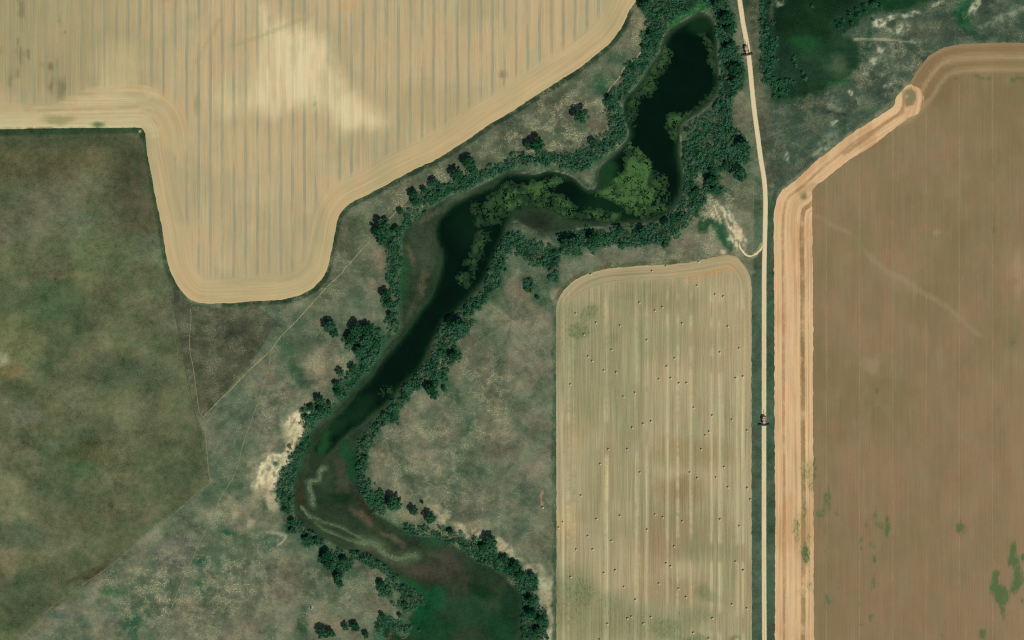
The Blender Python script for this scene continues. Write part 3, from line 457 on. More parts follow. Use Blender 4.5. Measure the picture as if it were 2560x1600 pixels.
for (al_, aw_) in ((T(1, 3, [(440, 270), (520, 340), (650, 400), (800, 450), (920, 510), (1020, 570)]), 1.5), (T(1, 3, [(560, 400), (640, 470), (760, 520), (860, 560), (960, 600), (1050, 600)]), 1.2), (T(1, 2, [(640, 1400), (600, 1440), (590, 1512)]) + T(1, 3, [(500, 20), (520, 120), (540, 230)]), 4), (T(1, 3, [(1000, 590), (1100, 600), (1200, 680), (1290, 740), (1380, 740), (1500, 710)]), 8)):
    ALGP = locals().get('ALGP', []) + [(al_, aw_)]
cblob((1, 2), 870, 1340, 20, 60, (22, 74, 42), .9, -12); cblob((1, 2), 800, 1400, 16, 34, (76, 74, 58), .75, -10); cblob((1, 2), 640, 1250, 22, 34, (60, 66, 52), .6, 20)
cblob((1, 3), 790, 160, 36, 20, (24, 50, 30), .95); cblob((1, 3), 830, 60, 22, 22, (74, 72, 56), .7, 30); cblob((1, 3), 640, 220, 24, 30, (38, 56, 36), .8); cblob((1, 3), 1020, 350, 42, 14, (98, 86, 68), .85, 45)
cblob((1, 3), 1300, 560, 42, 10, (98, 86, 68), .85, 33); cblob((1, 3), 1120, 470, 18, 8, (56, 62, 38), .8); cblob((1, 3), 430, 140, 9, 40, (56, 52, 36), .9); cblob((1, 3), 1030, 260, 10, 40, (58, 52, 38), .7, -35)
cblob((1, 3), 1150, 700, 66, 12, (58, 56, 42), .9, 28); cblob((1, 3), 1550, 860, 60, 20, (68, 63, 52), .85, 12); cblob((1, 3), 1800, 800, 44, 50, (70, 67, 55), .85); cblob((1, 3), 1950, 950, 30, 26, (62, 62, 48), .7)
cblob((1, 3), 1700, 690, 18, 14, (66, 78, 58), .6); cblob((1, 3), 2150, 850, 44, 40, (38, 60, 40), .9); cblob((1, 3), 2130, 1060, 40, 20, (16, 52, 26), .9, 30); cblob((1, 3), 2000, 1250, 70, 40, (32, 64, 42), .9)
cblob((1, 3), 1400, 380, 60, 12, (38, 76, 48), .7, 35); cblob((1, 3), 1640, 560, 50, 14, (34, 70, 46), .8, 10)
cblob((1, 3), 1500, 1010, 50, 14, (24, 82, 42), .95, 28); cblob((1, 3), 1660, 1130, 44, 34, (22, 80, 48), .95); cblob((1, 3), 1560, 1300, 38, 50, (16, 78, 44), .95); cblob((1, 3), 1700, 1420, 60, 34, (24, 66, 38), .9)
cblob((1, 3), 2300, 1400, 50, 40, (22, 62, 36), .9); cblob((1, 3), 2419, 1200, 30, 60, (20, 54, 32), .8)
for (al_, aw_) in ALGP: P.put(cm * .6 * P.linem(al_, aw_, aw_ * 2 + 3, .3), (88, 104, 76))
# lush fringe north of the pond and other bright greens
P.line(T(2, 0, [(1480, 230), (1600, 140), (1700, 90), (1790, 55), (1870, 40)]), 6, (22, 92, 44), .9, 9, .4)
P.line(T(2, 0, [(1290, 300), (1240, 350), (1220, 410)]), 5, (26, 78, 42), .8, 9, .5)
P.blob(*tp(1, 3, 1250, 1440), 34, 22, (24, 62, 36), .95); P.blob(*tp(1, 3, 1340, 1540), 60, 24, (20, 46, 28), .9); P.blob(*tp(1, 3, 1380, 1380), 16, 10, (34, 104, 62), .8); P.blob(*tp(1, 3, 1170, 1480), 16, 12, (44, 110, 78), .7)
P.line(T(1, 2, [(1240, 180), (1180, 300), (1050, 480), (900, 640), (760, 800)]), 5, (46, 82, 56), .7, 7, .4)
P.line(T(1, 2, [(520, 1000), (470, 1180), (410, 1320), (350, 1500)]), 7, (40, 78, 48), .9, 8, .4)
P.poly(T(3, 0, [(860, 400), (960, 380), (900, 600), (760, 740), (700, 700)]), (40, 74, 50), .4, 10, .5)
for (bp, _w) in BELTS:
    P.poly(bp, (44, 78, 54), .7, 20, 1.0)
    P.poly(bp, (18, 52, 32), .85, 6, .6)
# sandy river bluff, dry wash by the road
sandm = np.clip(P.polym(SAND, 6, .55) + P.blobm(*tp(1, 2, 130, 1420), 34, 26, -20, .7) + P.blobm(*tp(1, 3, 90, 30), 22, 22, 0, .8) * .8 + P.blobm(*tp(1, 2, 390, 950), 16, 26, 10, .8), 0, 1); P.put(sandm * (.55 + .6 * sstep(.35, .55, fbm(X, Y, 8, 9, 4))), (228, 211, 172)); P.blob(*tp(1, 2, 345, 1170), 13, 26, (222, 204, 164), .9, ang=25, warp=.6); P.blob(*tp(1, 2, 330, 1040), 18, 14, (214, 198, 158), .8, warp=.8)
P.blob(*tp(1, 3, 60, 60), 26, 20, (224, 206, 168), .8, warp=.9); P.blob(*tp(1, 3, 150, 200), 14, 34, (196, 184, 148), .7, ang=-20, warp=.9); P.blob(*tp(1, 3, -100, 250), 60, 22, (156, 148, 118), .5, warp=1.2); P.blob(*tp(1, 3, 60, 400), 50, 30, (136, 130, 102), .5, warp=1.2)
P.put((1 - sandm) * P.polym([(a - 20, b) for a, b in SAND], 30, 1.2) * sstep(.42, .6, fbm(X, Y, 12, 3, 4)) * .6, (186, 176, 140))
P.blob(*tp(1, 3, 120, 130), 10, 40, (190, 180, 142), .7, ang=-15); P.blob(*tp(1, 3, 60, 120), 26, 20, (170, 162, 126), .5)
P.put((P.polym([(a - 6, b) for a, b in SAND], 22, 1.0) * (1 - sandm)) * .5 * sstep(.4, .6, fbm(X, Y, 30, 2, 4)), (168, 156, 124))
P.put(sandm * sstep(.60, .72, fbm(X, Y * .6, 9, 5, 3)) * .55, (120, 112, 84))
for q in [(180, 1355), (250, 1410), (440, 910)]: P.blob(*tp(1, 2, *q), 7, 7, (60, 84, 60), .9, warp=.3)
cr = P.polym(CREAM, 9, .9); P.put(cr * .35, (150, 144, 114)); P.put(cr * sstep(.46, .58, fbm(X * .93 - Y * .37, (X * .37 + Y * .93) * .22, 5, 9, 3)) * 1.0, (214, 198, 162))
P.blob(*tp(2, 1, 1995, 870), 8, 6, (206, 190, 155), .9, warp=.3); P.blob(*tp(2, 1, 2140, 650), 9, 26, (206, 186, 148), .9, ang=-12)
# rolled bale scar west of the fence line
P.line(T(2, 3, [(292, 110), (272, 150), (275, 190), (290, 255)]), 1.6, (176, 138, 108), .9, 2.2, .03)

# tuft and fleck strength
fleck = .32 + 0 * X; fleck -= wm * .27
for (cx, cy, rx, ry, v) in [(1440, 300, 150, 90, .6), (1330, 360, 120, 40, .6), (1590, 60, 22, 70, .5), (1740, 500, 90, 110, .45), (1620, 640, 200, 30, .25), (1800, 560, 50, 90, .5), (1060, 1150, 140, 140, .35), (1150, 1300, 120, 70, .3), (1230, 1000, 50, 110, .6), (1120, 930, 60, 90, .3),
        (820, 910, 60, 50, .35), (480, 1480, 160, 130, .5), (330, 1480, 110, 90, .35), (640, 1430, 100, 90, .3), (880, 1480, 120, 70, .25), (780, 700, 90, 80, .3), (400, 640, 30, 30, .35), (560, 1290, 60, 50, .3), (2230, 170, 120, 90, .3), (690, 1020, 60, 60, .3), (1130, 440, 60, 40, .5), (1000, 520, 60, 50, .4), (1900, 1000, 1, 1, 0)]:
    fleck += v * P.blobm(cx, cy, rx, ry)
roadside = P.polym([(1870, 1750), (1870, 700), (1885, 640), (1890, 520), (1945, 520), (1945, 1750)], 2, 0)
fleck *= (1 - roadside * .85)
fleck *= (1 - cm); fleck *= (1 - P.polym(MARSH, 8, .4) * .95); fleck = np.clip(fleck, 0, 1.1)
tuft = np.clip(.55 - wm * .3 + .3 * sstep(.45, .65, fbm(X, Y, 60, 10, 3)) - cm * .25, 0, 1)
hz = height(X, Y, dC, dW) + sandm * (fbm(X, Y * .7, 14, 4, 4) - .5) * 3.2 - cr * 0.0 + cr * (fbm(X * 1.2 + Y * .4, Y * .5, 12, 5, 3) - .5) * 1.0
hz += (fbm(X, Y, 10, 1, 3) - .5) * .35 * sstep(0, 10, dC)
# fields and road lie on level ground
def flat_under(poly, drop=.25):
    global hz
    d = sdf(X, Y, poly); hz = np.where(d < 6, np.minimum(hz, -drop * sstep(6, -4, d)), hz)
P.c = np.clip(P.c, 4, 255)
WX = (X - 1280) / 3; WY = (800 - Y) / 3

# field polygons
nf_poly = jitter(smooth(NFIELD_EDGE, False, 5), 1.8) + [(1660, -160), (-150, -160)]
bf_poly = jitter(smooth(BFIELD_EDGE, False, 5), 1.9)
strip_out_s = jitter(smooth(STRIP_OUT, False, 4), 2.2); strip_in_s = jitter(smooth(STRIP_IN, False, 4), 2.2)
st_poly = strip_out_s + strip_in_s
ef_poly = jitter(smooth(EFIELD_TOP, False, 5), 2.0) + [(2256, 224)] + list(reversed(strip_in_s))[1:] + [(2700, 1750)]
for q in (nf_poly, bf_poly, st_poly, ef_poly): flat_under(q)
dR = seg_dist(X, Y, smooth(ROAD, False, 10), False); hz = np.where(dR < 12, np.minimum(hz, -.05), hz)

idx = np.arange(NX * NY).reshape(NY, NX)
F = np.stack([idx[1:, :-1], idx[1:, 1:], idx[:-1, 1:], idx[:-1, :-1]], -1).reshape(-1, 4)
# far skirt: the plain goes on around the surveyed sheet
ring = list(idx[0, :]) + list(idx[1:, -1]) + list(idx[-1, -2::-1]) + list(idx[-2:0:-1, 0])
V = np.stack([WX, WY, hz], 1); rv = V[ring]
far = rv.copy(); far[:, 0] = rv[:, 0] / np.maximum(np.abs(rv[:, 0]) / 470, np.abs(rv[:, 1]) / 310) * 9; far[:, 1] = rv[:, 1] / np.maximum(np.abs(rv[:, 0]) / 470, np.abs(rv[:, 1]) / 310) * 9; far[:, 2] = -1
n0 = len(V); V = np.vstack([V, far]); m = len(ring); ii = np.arange(m); jj = (ii + 1) % m; ring = np.array(ring)
F = np.vstack([F, np.stack([ring[ii], ring[jj], n0 + jj, n0 + ii], 1)])
tone = alb(P.c); tone = np.vstack([tone, tone[ring]]); fl = np.concatenate([fleck, fleck[ring]]); tf = np.concatenate([tuft, tuft[ring]])
me = npmesh('ground', V, F, {'tone': tone, 'fleck': fl, 'tuft': tf}, True)
GROUND_MAT = ground_material()
link('ground', me, GROUND_MAT)['kind'] = 'structure'
H2 = hz.reshape(NY, NX)
def hat(px, py):
    fx = (px - gxs[0]) / STEP; fy = (py - gys[0]) / STEP; i = int(min(max(fx, 0), NX - 2)); j = int(min(max(fy, 0), NY - 2)); a = min(max(fx - i, 0), 1); b = min(max(fy - j, 0), 1)
    return float((H2[j, i] * (1 - a) + H2[j, i + 1] * a) * (1 - b) + (H2[j + 1, i] * (1 - a) + H2[j + 1, i + 1] * a) * b)

# ================================================================== FIELDS
def field(name, poly, spacing, z, base, painter, mat, edge_line, head_w, head_soft):
    Pp, F = sheet(poly, spacing); x, y = Pp[:, 0], Pp[:, 1]
    Q = Paint(x, y, base); e = seg_dist(x, y, edge_line, False) / 3.0
    weed = painter(Q, x, y, e)
    V = np.stack([(x - 1280) / 3, (800 - y) / 3, np.full(len(x), z)], 1)
    me = npmesh(name, V, F, {'tone': alb(np.clip(Q.c, 4, 255)), 'edge': e, 'head': np.maximum(1 - sstep(head_w - head_soft, head_w + head_soft, e), Q.ch.get('head', 0)), 'weed': weed, 'stripe': Q.ch.get('stripe', np.ones(len(x)))}, True)
    o = link(name, me, mat); o['kind'] = 'structure'; return o

def paint_n(Q, x, y, e):
    b = fbm(x, y, 120, 2, 4); Q.put(sstep(.5, .66, b) * .6, (200, 174, 132)); Q.put(sstep(.5, .34, b) * .6, (178, 164, 124))
    Q.put(sstep(520, 120, x) * sstep(290, 180, y) * .75, (164, 152, 112))
    for (tx, ty, rx, ry) in [(110, 690, 22, 14), (200, 80, 14, 26), (590, 290, 6, 36), (15, 460, 10, 8), (560, 850, 30, 26), (200, 500, 10, 30), (130, 780, 14, 20), (480, 620, 26, 14)]:
        Q.put(Q.blobm(*tp(0, 0, tx, ty), rx * .8, ry * 1.3, 0, 1.3) * (.15 + .85 * sstep(.35, .6, fbm(x, y * .1, 7, 3, 3))) * .75, (128, 120, 84))
    Q.blob(*tp(0, 0, 1150, 620), 44, 60, (182, 166, 120), .6); Q.blob(*tp(0, 0, 1150, 770), 60, 14, (196, 176, 130), .6)
    Q.line(T(0, 0, [(1100, 810), (1400, 850), (1550, 920), (1680, 1020), (1750, 1150), (1780, 1300)]), 5, (208, 178, 128), .6, 6, .1); Q.line(T(0, 0, [(850, 850), (1150, 830), (1400, 860), (1550, 900), (1680, 1000), (1740, 1120), (1760, 1200)]), 7, (196, 168, 122), .6, 8, .1)
    Q.line(T(0, 0, [(900, 900), (1150, 890), (1350, 910)]), 5, (200, 182, 138), .5, 8, .1)
    SW = T(0, 0, [(-100, 1060), (500, 1010), (640, 920), (850, 840), (1100, 800), (1380, 820), (1560, 900), (1700, 1020), (1760, 1130), (1790, 1400), (1700, 1500), (1350, 1260), (-100, 1260)])
    Q.ch['sw'] = Q.polym(SW, 7, .2); Q.put(Q.ch['sw'] * .55, (196, 172, 128)); Q.put(Q.ch['sw'] * sstep(.45, .62, fbm(x * .25, y, 9, 5, 4)) * .45 * (x < 400), (212, 194, 150))
    Q.blob(*tp(0, 0, 1120, 640), 70, 70, (200, 184, 140), .55, warp=.9); Q.blob(*tp(0, 0, 1000, 960), 90, 16, (206, 188, 144), .6, warp=.6); Q.blob(*tp(0, 0, 2200, 900), 60, 60, (208, 190, 144), .5, warp=.8)
    Q.line([(-20, 305), (120, 303), (340, 300), (360, 308)], 12, (202, 186, 142), .8, 16, .15); Q.line([(-20, 318), (110, 317), (350, 314)], 3, (214, 200, 158), .7, 5, .1)
    Q.blob(*tp(0, 0, 560, 1130), 46, 14, (158, 148, 104), .8, warp=.4); Q.blob(*tp(0, 0, 920, 1180), 16, 7, (96, 120, 74), .9, warp=.5); Q.blob(*tp(0, 0, 500, 1225), 120, 3, (110, 112, 72), .8, warp=.3)
    BR = T(1, 0, [(40, 60), (90, 90), (150, 190), (350, 280), (480, 230), (560, 330), (700, 400), (720, 600), (800, 690), (860, 850), (950, 900), (1080, 1010), (1260, 1090), (1250, 1160), (1000, 1210), (800, 1230), (700, 1060), (480, 1010), (350, 1030), (220, 1060), (0, 1040), (-280, 1060), (-330, 960), (-60, 860), (20, 640), (60, 400)])
    colr = vnoise(np.floor((x - 673) / 14.7) * 1.0 + .5, np.zeros(len(x)) + 3.5, 4); Q.y = y + (colr - .5) * 80; bm = Q.polym(BR, 32, .6) * (1 - .55 * sstep(660, 590, x)); Q.y = y; col = .55 + .45 * sstep(.3, .55, fbm(x, y * .12, 12, 6, 3)); Q.put(bm * col, (228, 208, 164))
    Q.blob(*tp(1, 0, 230, 550), 16, 110, (226, 206, 160), .7, warp=.2); Q.blob(*tp(1, 0, 900, 1050), 24, 44, (226, 206, 160), .7, warp=.3)
    Q.blob(*tp(0, 0, 2120, 980), 26, 50, (208, 190, 142), .6, warp=.4); Q.blob(*tp(1, 1, 60, 340), 10, 40, (206, 190, 142), .3, warp=.4)
    Q.blob(*tp(1, 0, 850, 40), 24, 12, (206, 164, 110), .6); Q.blob(*tp(1, 0, 565, 960), 3, 16, (112, 136, 96), .8, warp=.2); Q.blob(*tp(1, 0, 2330, 700), 12, 10, (140, 130, 92), .8, warp=.4)
    Q.blob(*tp(0, 0, 1815, 985), 8, 13, (214, 166, 124), .8, warp=.1); Q.blob(*tp(0, 0, 1400, 30), 12, 8, (206, 166, 116), .6, warp=.2); Q.blob(*tp(0, 0, 1600, 50), 13, 8, (208, 168, 116), .7, warp=.2); Q.blob(*tp(0, 0, 1410, 340), 9, 7, (196, 160, 112), .7, warp=.2)
    Q.blob(*tp(0, 0, 1860, 990), 8, 30, (150, 146, 108), .6, warp=.1)
    Q.blob(*tp(1, 0, 1600, 1000), 120, 60, (176, 160, 116), .5); Q.line([(640, -20), (652, 60), (662, 110)], 2, (210, 196, 146), .7, 3, .1)
    Q.line(T(0, 0, [(2080, 180), (1960, 400), (1840, 600)]), 2.0, (168, 152, 110), .4, 5, .1); Q.line(T(0, 0, [(2190, 440), (2419, 360)]) + T(1, 0, [(250, 260), (420, 180)]), 2.0, (164, 154, 112), .4, 5, .1)
    Q.put((1 - sstep(0, 3.2, e)) * .5 * (x > 380), (204, 182, 136)); Q.put((1 - sstep(10, 20, e)) * (x > 400) * .35, (200, 174, 124))
    Q.ch['stripe'] = (1 - bm * .75) * (1 - sstep(360, 200, x) * .35) * (1 - Q.blobm(*tp(0, 0, 1150, 700), 70, 80) * .8)
    Q.ch['head'] = Q.ch['sw']
    return 0 * x
def paint_b(Q, x, y, e):
    b = fbm(x, y, 130, 2, 4); Q.put(sstep(.5, .7, b) * .5, (180, 162, 124)); Q.put(sstep(.5, .34, b) * .6, (156, 148, 110))
    for (t, tx, ty, rx, ry, c, a) in [((2, 3), 1500, 500, 80, 70, (150, 130, 96), .7), ((2, 3), 1350, 700, 50, 60, (156, 132, 100), .55), ((2, 3), 1600, 100, 70, 40, (146, 124, 88), .7), ((2, 3), 1900, 500, 60, 60, (146, 138, 100), .6),
        ((2, 3), 500, 400, 36, 40, (190, 164, 118), .6), ((2, 3), 1500, 1050, 100, 40, (152, 132, 96), .6), ((2, 2), 1700, 1250, 120, 40, (150, 134, 94), .6), ((2, 3), 600, 1000, 60, 70, (158, 146, 108), .5), ((2, 2), 650, 900, 40, 60, (158, 146, 106), .5),
        ((2, 2), 1700, 100, 60, 90, (166, 152, 114), .5), ((2, 1), 1500, 1300, 90, 40, (156, 144, 108), .7), ((2, 1), 1200, 1250, 70, 26, (146, 140, 100), .6), ((2, 2), 2200, 400, 14, 220, (176, 158, 120), .6), ((2, 3), 2200, 1000, 20, 100, (166, 148, 112), .6)]:
        Q.blob(*tp(t[0], t[1], tx, ty), rx, ry, c, a)
    Q.put((1 - sstep(5, 13, e)) * sstep(800, 740, y) * .35 * sstep(.3, .6, fbm(x, y, 20, 3, 4)), (182, 158, 116)); Q.line(T(2, 1, [(1650, 1120), (1900, 1060), (2100, 1010)]), 3, (196, 152, 104), .6, 6, .1)
    for lx, w in [(1409, 2), (1420, 1), (1437, 1.5), (1515, 2), (1518, 1.2), (1593, 2.2), (1616, 1), (1640, 1), (1667, 2), (1693, 1.2), (1729, 2), (1756, 1.2), (1779, 2), (1800, 3), (1842, 2), (1856, 2)]:
        m = 1 - sstep(w * .8, w * 2.2, np.abs(x - lx)); Q.put(m * .8 * sstep(700, 760, y) * sstep(.3, .5, fbm(x * .2, y, 60, 6, 3)), (200, 186, 146))
    for lx in (1520, 1600, 1733, 1811): Q.put((1 - sstep(1, 5, np.abs(x - lx - 4))) * .35 * sstep(720, 780, y), (132, 124, 88))
    w = 0 * x
    for (t, tx, ty, rx, ry, a, an) in [((2, 2), 520, 100, 70, 90, .5, 0), ((2, 2), 760, 500, 120, 140, .36, 0), ((2, 3), 560, 1150, 70, 90, .6, 0), ((2, 2), 1250, 200, 120, 60, .3, 0), ((2, 2), 1100, 800, 60, 90, .34, 0), ((2, 3), 1200, 1350, 180, 50, .5, 0), ((2, 3), 600, 1300, 60, 80, .45, 0), ((2, 1), 1150, 1350, 90, 30, .3, 0), ((2, 1), 720, 1450, 34, 26, .7, 0), ((2, 2), 620, 100, 40, 34, .8, 0), ((2, 2), 560, 20, 20, 20, .5, 0), ((2, 2), 960, 180, 16, 26, .5, 0), ((2, 2), 970, 700, 10, 60, .5, 0), ((2, 2), 990, 850, 8, 30, .5, 0),
        ((2, 3), 660, 1080, 44, 50, .75, 0), ((2, 3), 500, 1050, 30, 34, .6, 0), ((2, 3), 480, 1290, 18, 26, .55, 0), ((2, 3), 900, 1200, 60, 40, .5, 0), ((2, 3), 1450, 1400, 60, 40, .7, 0), ((2, 3), 1300, 1300, 70, 30, .5, 0), ((2, 3), 1830, 1080, 34, 20, .6, 30),
        ((2, 3), 2080, 1500, 20, 8, .8, 0), ((2, 3), 1750, 1280, 60, 30, .5, 0), ((2, 3), 1100, 1420, 50, 20, .5, 0), ((2, 3), 1680, 1500, 60, 14, .7, 0), ((2, 2), 2050, 900, 10, 40, .3, 0), ((2, 3), 1720, 640, 40, 40, .3, 0), ((2, 2), 700, 50, 70, 40, .4, 0)]:
        w = np.maximum(w, a * Q.blobm(*tp(t[0], t[1], tx, ty), rx, ry, an, .8))
    Q.put(w * .85, (122, 130, 92)); return w * .62
def paint_e(Q, x, y, e):
    b = fbm(x, y, 170, 2, 4); Q.put(sstep(.5, .62, b) * .7, (146, 122, 92)); Q.put(sstep(.5, .38, b) * .8, (133, 117, 82)); m3 = fbm(x, y * .5, 30, 9, 4); Q.put(sstep(.52, .66, m3) * .35, (148, 130, 98)); Q.put(sstep(.48, .34, m3) * .25, (130, 112, 80)); Q.line(T(3, 1, [(420, 520), (760, 680), (1000, 950), (1300, 1140), (1700, 1400), (2000, 1650)]), 2.5, (158, 140, 108), .5, 6, .3)
    Q.put(sstep(900, 1600, y) * .4, (145, 119, 90)); Q.put(sstep(2480, 2560, x) * sstep(500, 700, y) * .3, (160, 136, 104))
    Q.put((1 - sstep(22, 27, e)) * .6, (156, 134, 98))
    for (t, tx, ty, rx, ry, c, a, an) in [((3, 1), 1120, 920, 12, 26, (158, 118, 90), .7, 0), ((3, 1), 1130, 1330, 12, 34, (156, 120, 92), .6, 0), ((3, 1), 1240, 1130, 60, 10, (156, 134, 104), .5, 35), ((3, 1), 1000, 950, 50, 10, (150, 134, 104), .5, 38),
        ((3, 1), 1600, 680, 14, 5, (162, 144, 110), .6, 0), ((3, 1), 850, 780, 50, 30, (134, 122, 80), .6, 0), ((3, 2), 970, 450, 20, 24, (164, 138, 112), .5, 0), ((3, 1), 1480, 640, 20, 10, (158, 122, 94), .5, 0), ((3, 0), 1600, 1000, 100, 40, (140, 122, 88), .5, 0),
        ((3, 0), 1600, 800, 60, 60, (128, 108, 74), .7, 0), ((3, 2), 600, 1010, 26, 14, (150, 118, 92), .5, 0), ((3, 1), 2380, 1100, 14, 60, (168, 140, 110), .6, 0), ((3, 1), 500, 550, 20, 50, (146, 122, 90), .4, 0)]:
        Q.blob(*tp(t[0], t[1], tx, ty), rx, ry, c, a, an)
    for v, c in ((5, (138, 112, 76)), (12, (176, 150, 110)), (17, (138, 114, 78)), (22, (164, 140, 104))):
        Q.put((1 - sstep(.9, 2.6, np.abs(e - v))) * .75, c)
    w = 0 * x
    for (t, tx, ty, rx, ry, a) in [((3, 1), 2125, 620, 6, 24, .8), ((3, 1), 2200, 720, 12, 14, .45), ((3, 1), 2135, 940, 5, 8, .55), ((3, 2), 1022, 660, 6, 16, 1.0), ((3, 2), 1022, 835, 6, 10, .75), ((3, 2), 2330, 200, 10, 24, .6), ((3, 2), 2350, 80, 12, 20, .5),
        ((3, 2), 440, 1400, 9, 34, .85), ((3, 3), 500, 310, 18, 18, .8), ((3, 3), 555, 180, 9, 46, .9), ((3, 3), 550, 640, 6, 90, .6), ((3, 3), 555, 1150, 9, 30, .8), ((3, 3), 1015, 320, 9, 20, .8), ((3, 3), 1060, 430, 18, 12, .75), ((3, 3), 1130, 440, 8, 36, 1.0),
        ((3, 3), 950, 430, 6, 30, .75), ((3, 3), 885, 600, 7, 22, .85), ((3, 3), 985, 610, 14, 18, .8), ((3, 3), 1010, 745, 7, 10, 1.0), ((3, 3), 990, 960, 10, 34, .75), ((3, 3), 975, 1310, 9, 18, .9), ((3, 3), 870, 1360, 7, 6, .7), ((3, 3), 660, 980, 16, 26, .5),
        ((3, 3), 1360, 580, 4, 16, .55), ((3, 3), 1270, 480, 6, 10, .5), ((3, 3), 1980, 1280, 24, 22, .35), ((3, 3), 2035, 1460, 12, 16, 1.0), ((3, 3), 1650, 1480, 7, 10, .8), ((3, 3), 1340, 1460, 5, 18, .6), ((3, 0), 1785, 735, 6, 5, .9),
        ((3, 3), 2400, 1140, 6, 8, 1.0), ((3, 3), 2410, 730, 9, 16, .9), ((3, 3), 2130, 720, 4, 9, .7), ((3, 3), 640, 320, 8, 12, .6), ((3, 3), 2270, 320, 7, 9, .4)]:
        w = np.maximum(w, a * Q.blobm(*tp(t[0], t[1], tx, ty), rx, ry, 0, .4))
    for pl in (T(3, 3, [(2280, 620), (2330, 600), (2350, 560), (2365, 700), (2390, 800), (2390, 980), (2330, 1110), (2290, 1060), (2310, 900), (2300, 820), (2230, 800), (2240, 740)]),
               T(3, 3, [(2110, 850), (2180, 900), (2220, 980), (2290, 1100), (2260, 1200), (2240, 1340), (2200, 1230), (2180, 1140), (2100, 1070), (2095, 950)]), T(3, 3, [(1830, 380), (1862, 430), (1850, 500), (1830, 530), (1808, 500), (1800, 440)]),
               T(3, 0, [(1970, 715), (2120, 712), (2115, 740), (1970, 748)]), T(3, 0, [(2280, 715), (2419, 712), (2560, 712), (2560, 735), (2290, 740)])):
        w = np.maximum(w, Q.polym(pl, 14, .8) * 1.3)
    fe = fbm(x * 1.5, y * .35, 7, 7, 4); Q.put(np.clip(w - .5, 0, 1) * 1.1 * sstep(.40, .60, fe), (66, 102, 60)); return w * (.42 + .5 * fe)
ISL = (2274.5, 243)
def paint_s(Q, x, y, e):
    b = fbm(x, y * .3, 40, 2, 4); Q.put(sstep(.5, .7, b) * .7, (222, 186, 140)); Q.put(sstep(.5, .32, b) * .7, (200, 160, 114))
    d = np.hypot((x - ISL[0]) / 17, (y - ISL[1]) / 23); Q.put(1 - sstep(.85, 1.15, d + (fbm(x, y, 12, 1, 3) - .5) * .5), (140, 128, 92)); Q.blob(*tp(3, 0, 1305, 915), 5, 4, (160, 176, 140), .9, warp=.2)
    Q.line(T(3, 0, [(1290, 980), (1260, 1060), (1100, 1170), (950, 1290), (820, 1380), (720, 1450)]), 2.5, (158, 130, 90), .75, 4, .2)
    Q.line(T(3, 1, [(300, 300), (370, 260), (430, 240)]), 5, (176, 146, 100), .5, 8, .4); Q.blob(*tp(3, 1, 330, 335), 9, 9, (120, 118, 80), .8, warp=.5)
    w = 0 * x
    for (t, tx, ty, rx, ry, a) in [((3, 2), 360, 1420, 18, 30, .6), ((3, 2), 260, 1300, 7, 26, .4), ((3, 3), 360, 700, 14, 34, 1.0), ((3, 3), 270, 480, 14, 50, .7), ((3, 3), 390, 560, 10, 34, .6), ((3, 3), 340, 300, 8, 40, .7), ((3, 3), 390, 1000, 12, 16, .6), ((3, 3), 400, 40, 10, 20, .6),
        ((3, 3), 300, 1060, 16, 10, .4), ((3, 3), 200, 350, 8, 16, .3), ((3, 3), 390, 900, 8, 16, .4)]:
        w = np.maximum(w, a * Q.blobm(*tp(t[0], t[1], tx, ty), rx, ry, 0, .4))
    Q.put(w * .45, (160, 160, 104)); return w * .72

M_N = field_material('stubble_tan', .22, .16, .30, stripe=((673 - 1280) / 3 - 4.9, 9.8, .15, .6), stripe_col=A4(146, 147, 122), speck=.1)
M_B = field_material('stubble_with_bales', .46, .17, .75, speck=.5)
M_E = field_material('tilled_brown', .14, .09, .55, lines=((2149 - 1280) / 3 - 13.85, 27.7, .022, .32), line_col=A4(176, 152, 112), speck=.2)
M_S = field_material('stubble_peach', .36, .14, .42, head_lines=[(7.6, 1.6, .75, A4(170, 132, 92)), (23.6, 2.6, .95, A4(152, 126, 86)), (28.5, .7, .5, A4(176, 136, 96)), (17.5, .8, .4, A4(190, 148, 106))], speck=.35)
field('stubble_field', nf_poly, 6.5, .05, (192, 172, 132), paint_n, M_N, smooth(NFIELD_EDGE, False, 12), 21, 3)
field('hay_field', bf_poly, 6.5, .05, (170, 158, 122), paint_b, M_B, smooth(BFIELD_EDGE, False, 12), 12, 2)
field('tilled_field', ef_poly, 6.5, .05, (139, 121, 88), paint_e, M_E, smooth(EFIELD_TOP, False, 12), 25, 2)
field('harvested_strip', st_poly, 5, .054, (218, 180, 138), paint_s, M_S, smooth(STRIP_OUT, False, 12), 60, 2)

# ================================================================== ROAD AND PATHS
def ribbon(name, pts, width, z, mat, crown=0.0, ragged=.15, follow=True, cols=5):
    C = smooth(pts, False, 4); n = len(C); V = []; U = []
    for i, (x, y) in enumerate(C):
        a = C[max(0, i - 1)]; b = C[min(n - 1, i + 1)]; t = np.array([b[0] - a[0], b[1] - a[1]]); t /= (np.linalg.norm(t) + 1e-9); nr = np.array([t[1], -t[0]])
        w = width(y) if callable(width) else width
        for j in range(cols):
            u = j / (cols - 1) * 2 - 1; off = u * w / 2 * 3
            if abs(u) == 1: off += random.uniform(-ragged, ragged) * 3
            px, py = x + nr[0] * off, y + nr[1] * off; wx, wy = W(px, py)
            V.append((wx, wy, z + (hat(px, py) if follow else 0) + crown * (1 - u * u))); U.append(u * w / 2)
    F = [(i * cols + j, i * cols + j + 1, (i + 1) * cols + j + 1, (i + 1) * cols + j) for i in range(n - 1) for j in range(cols - 1)]
    me = npmesh(name, V, F, {'across': U}, True)
    v = me.polygons[0].normal.z
    if v < 0: me.flip_normals()
    o = link(name, me, mat); o['kind'] = 'structure'; return o
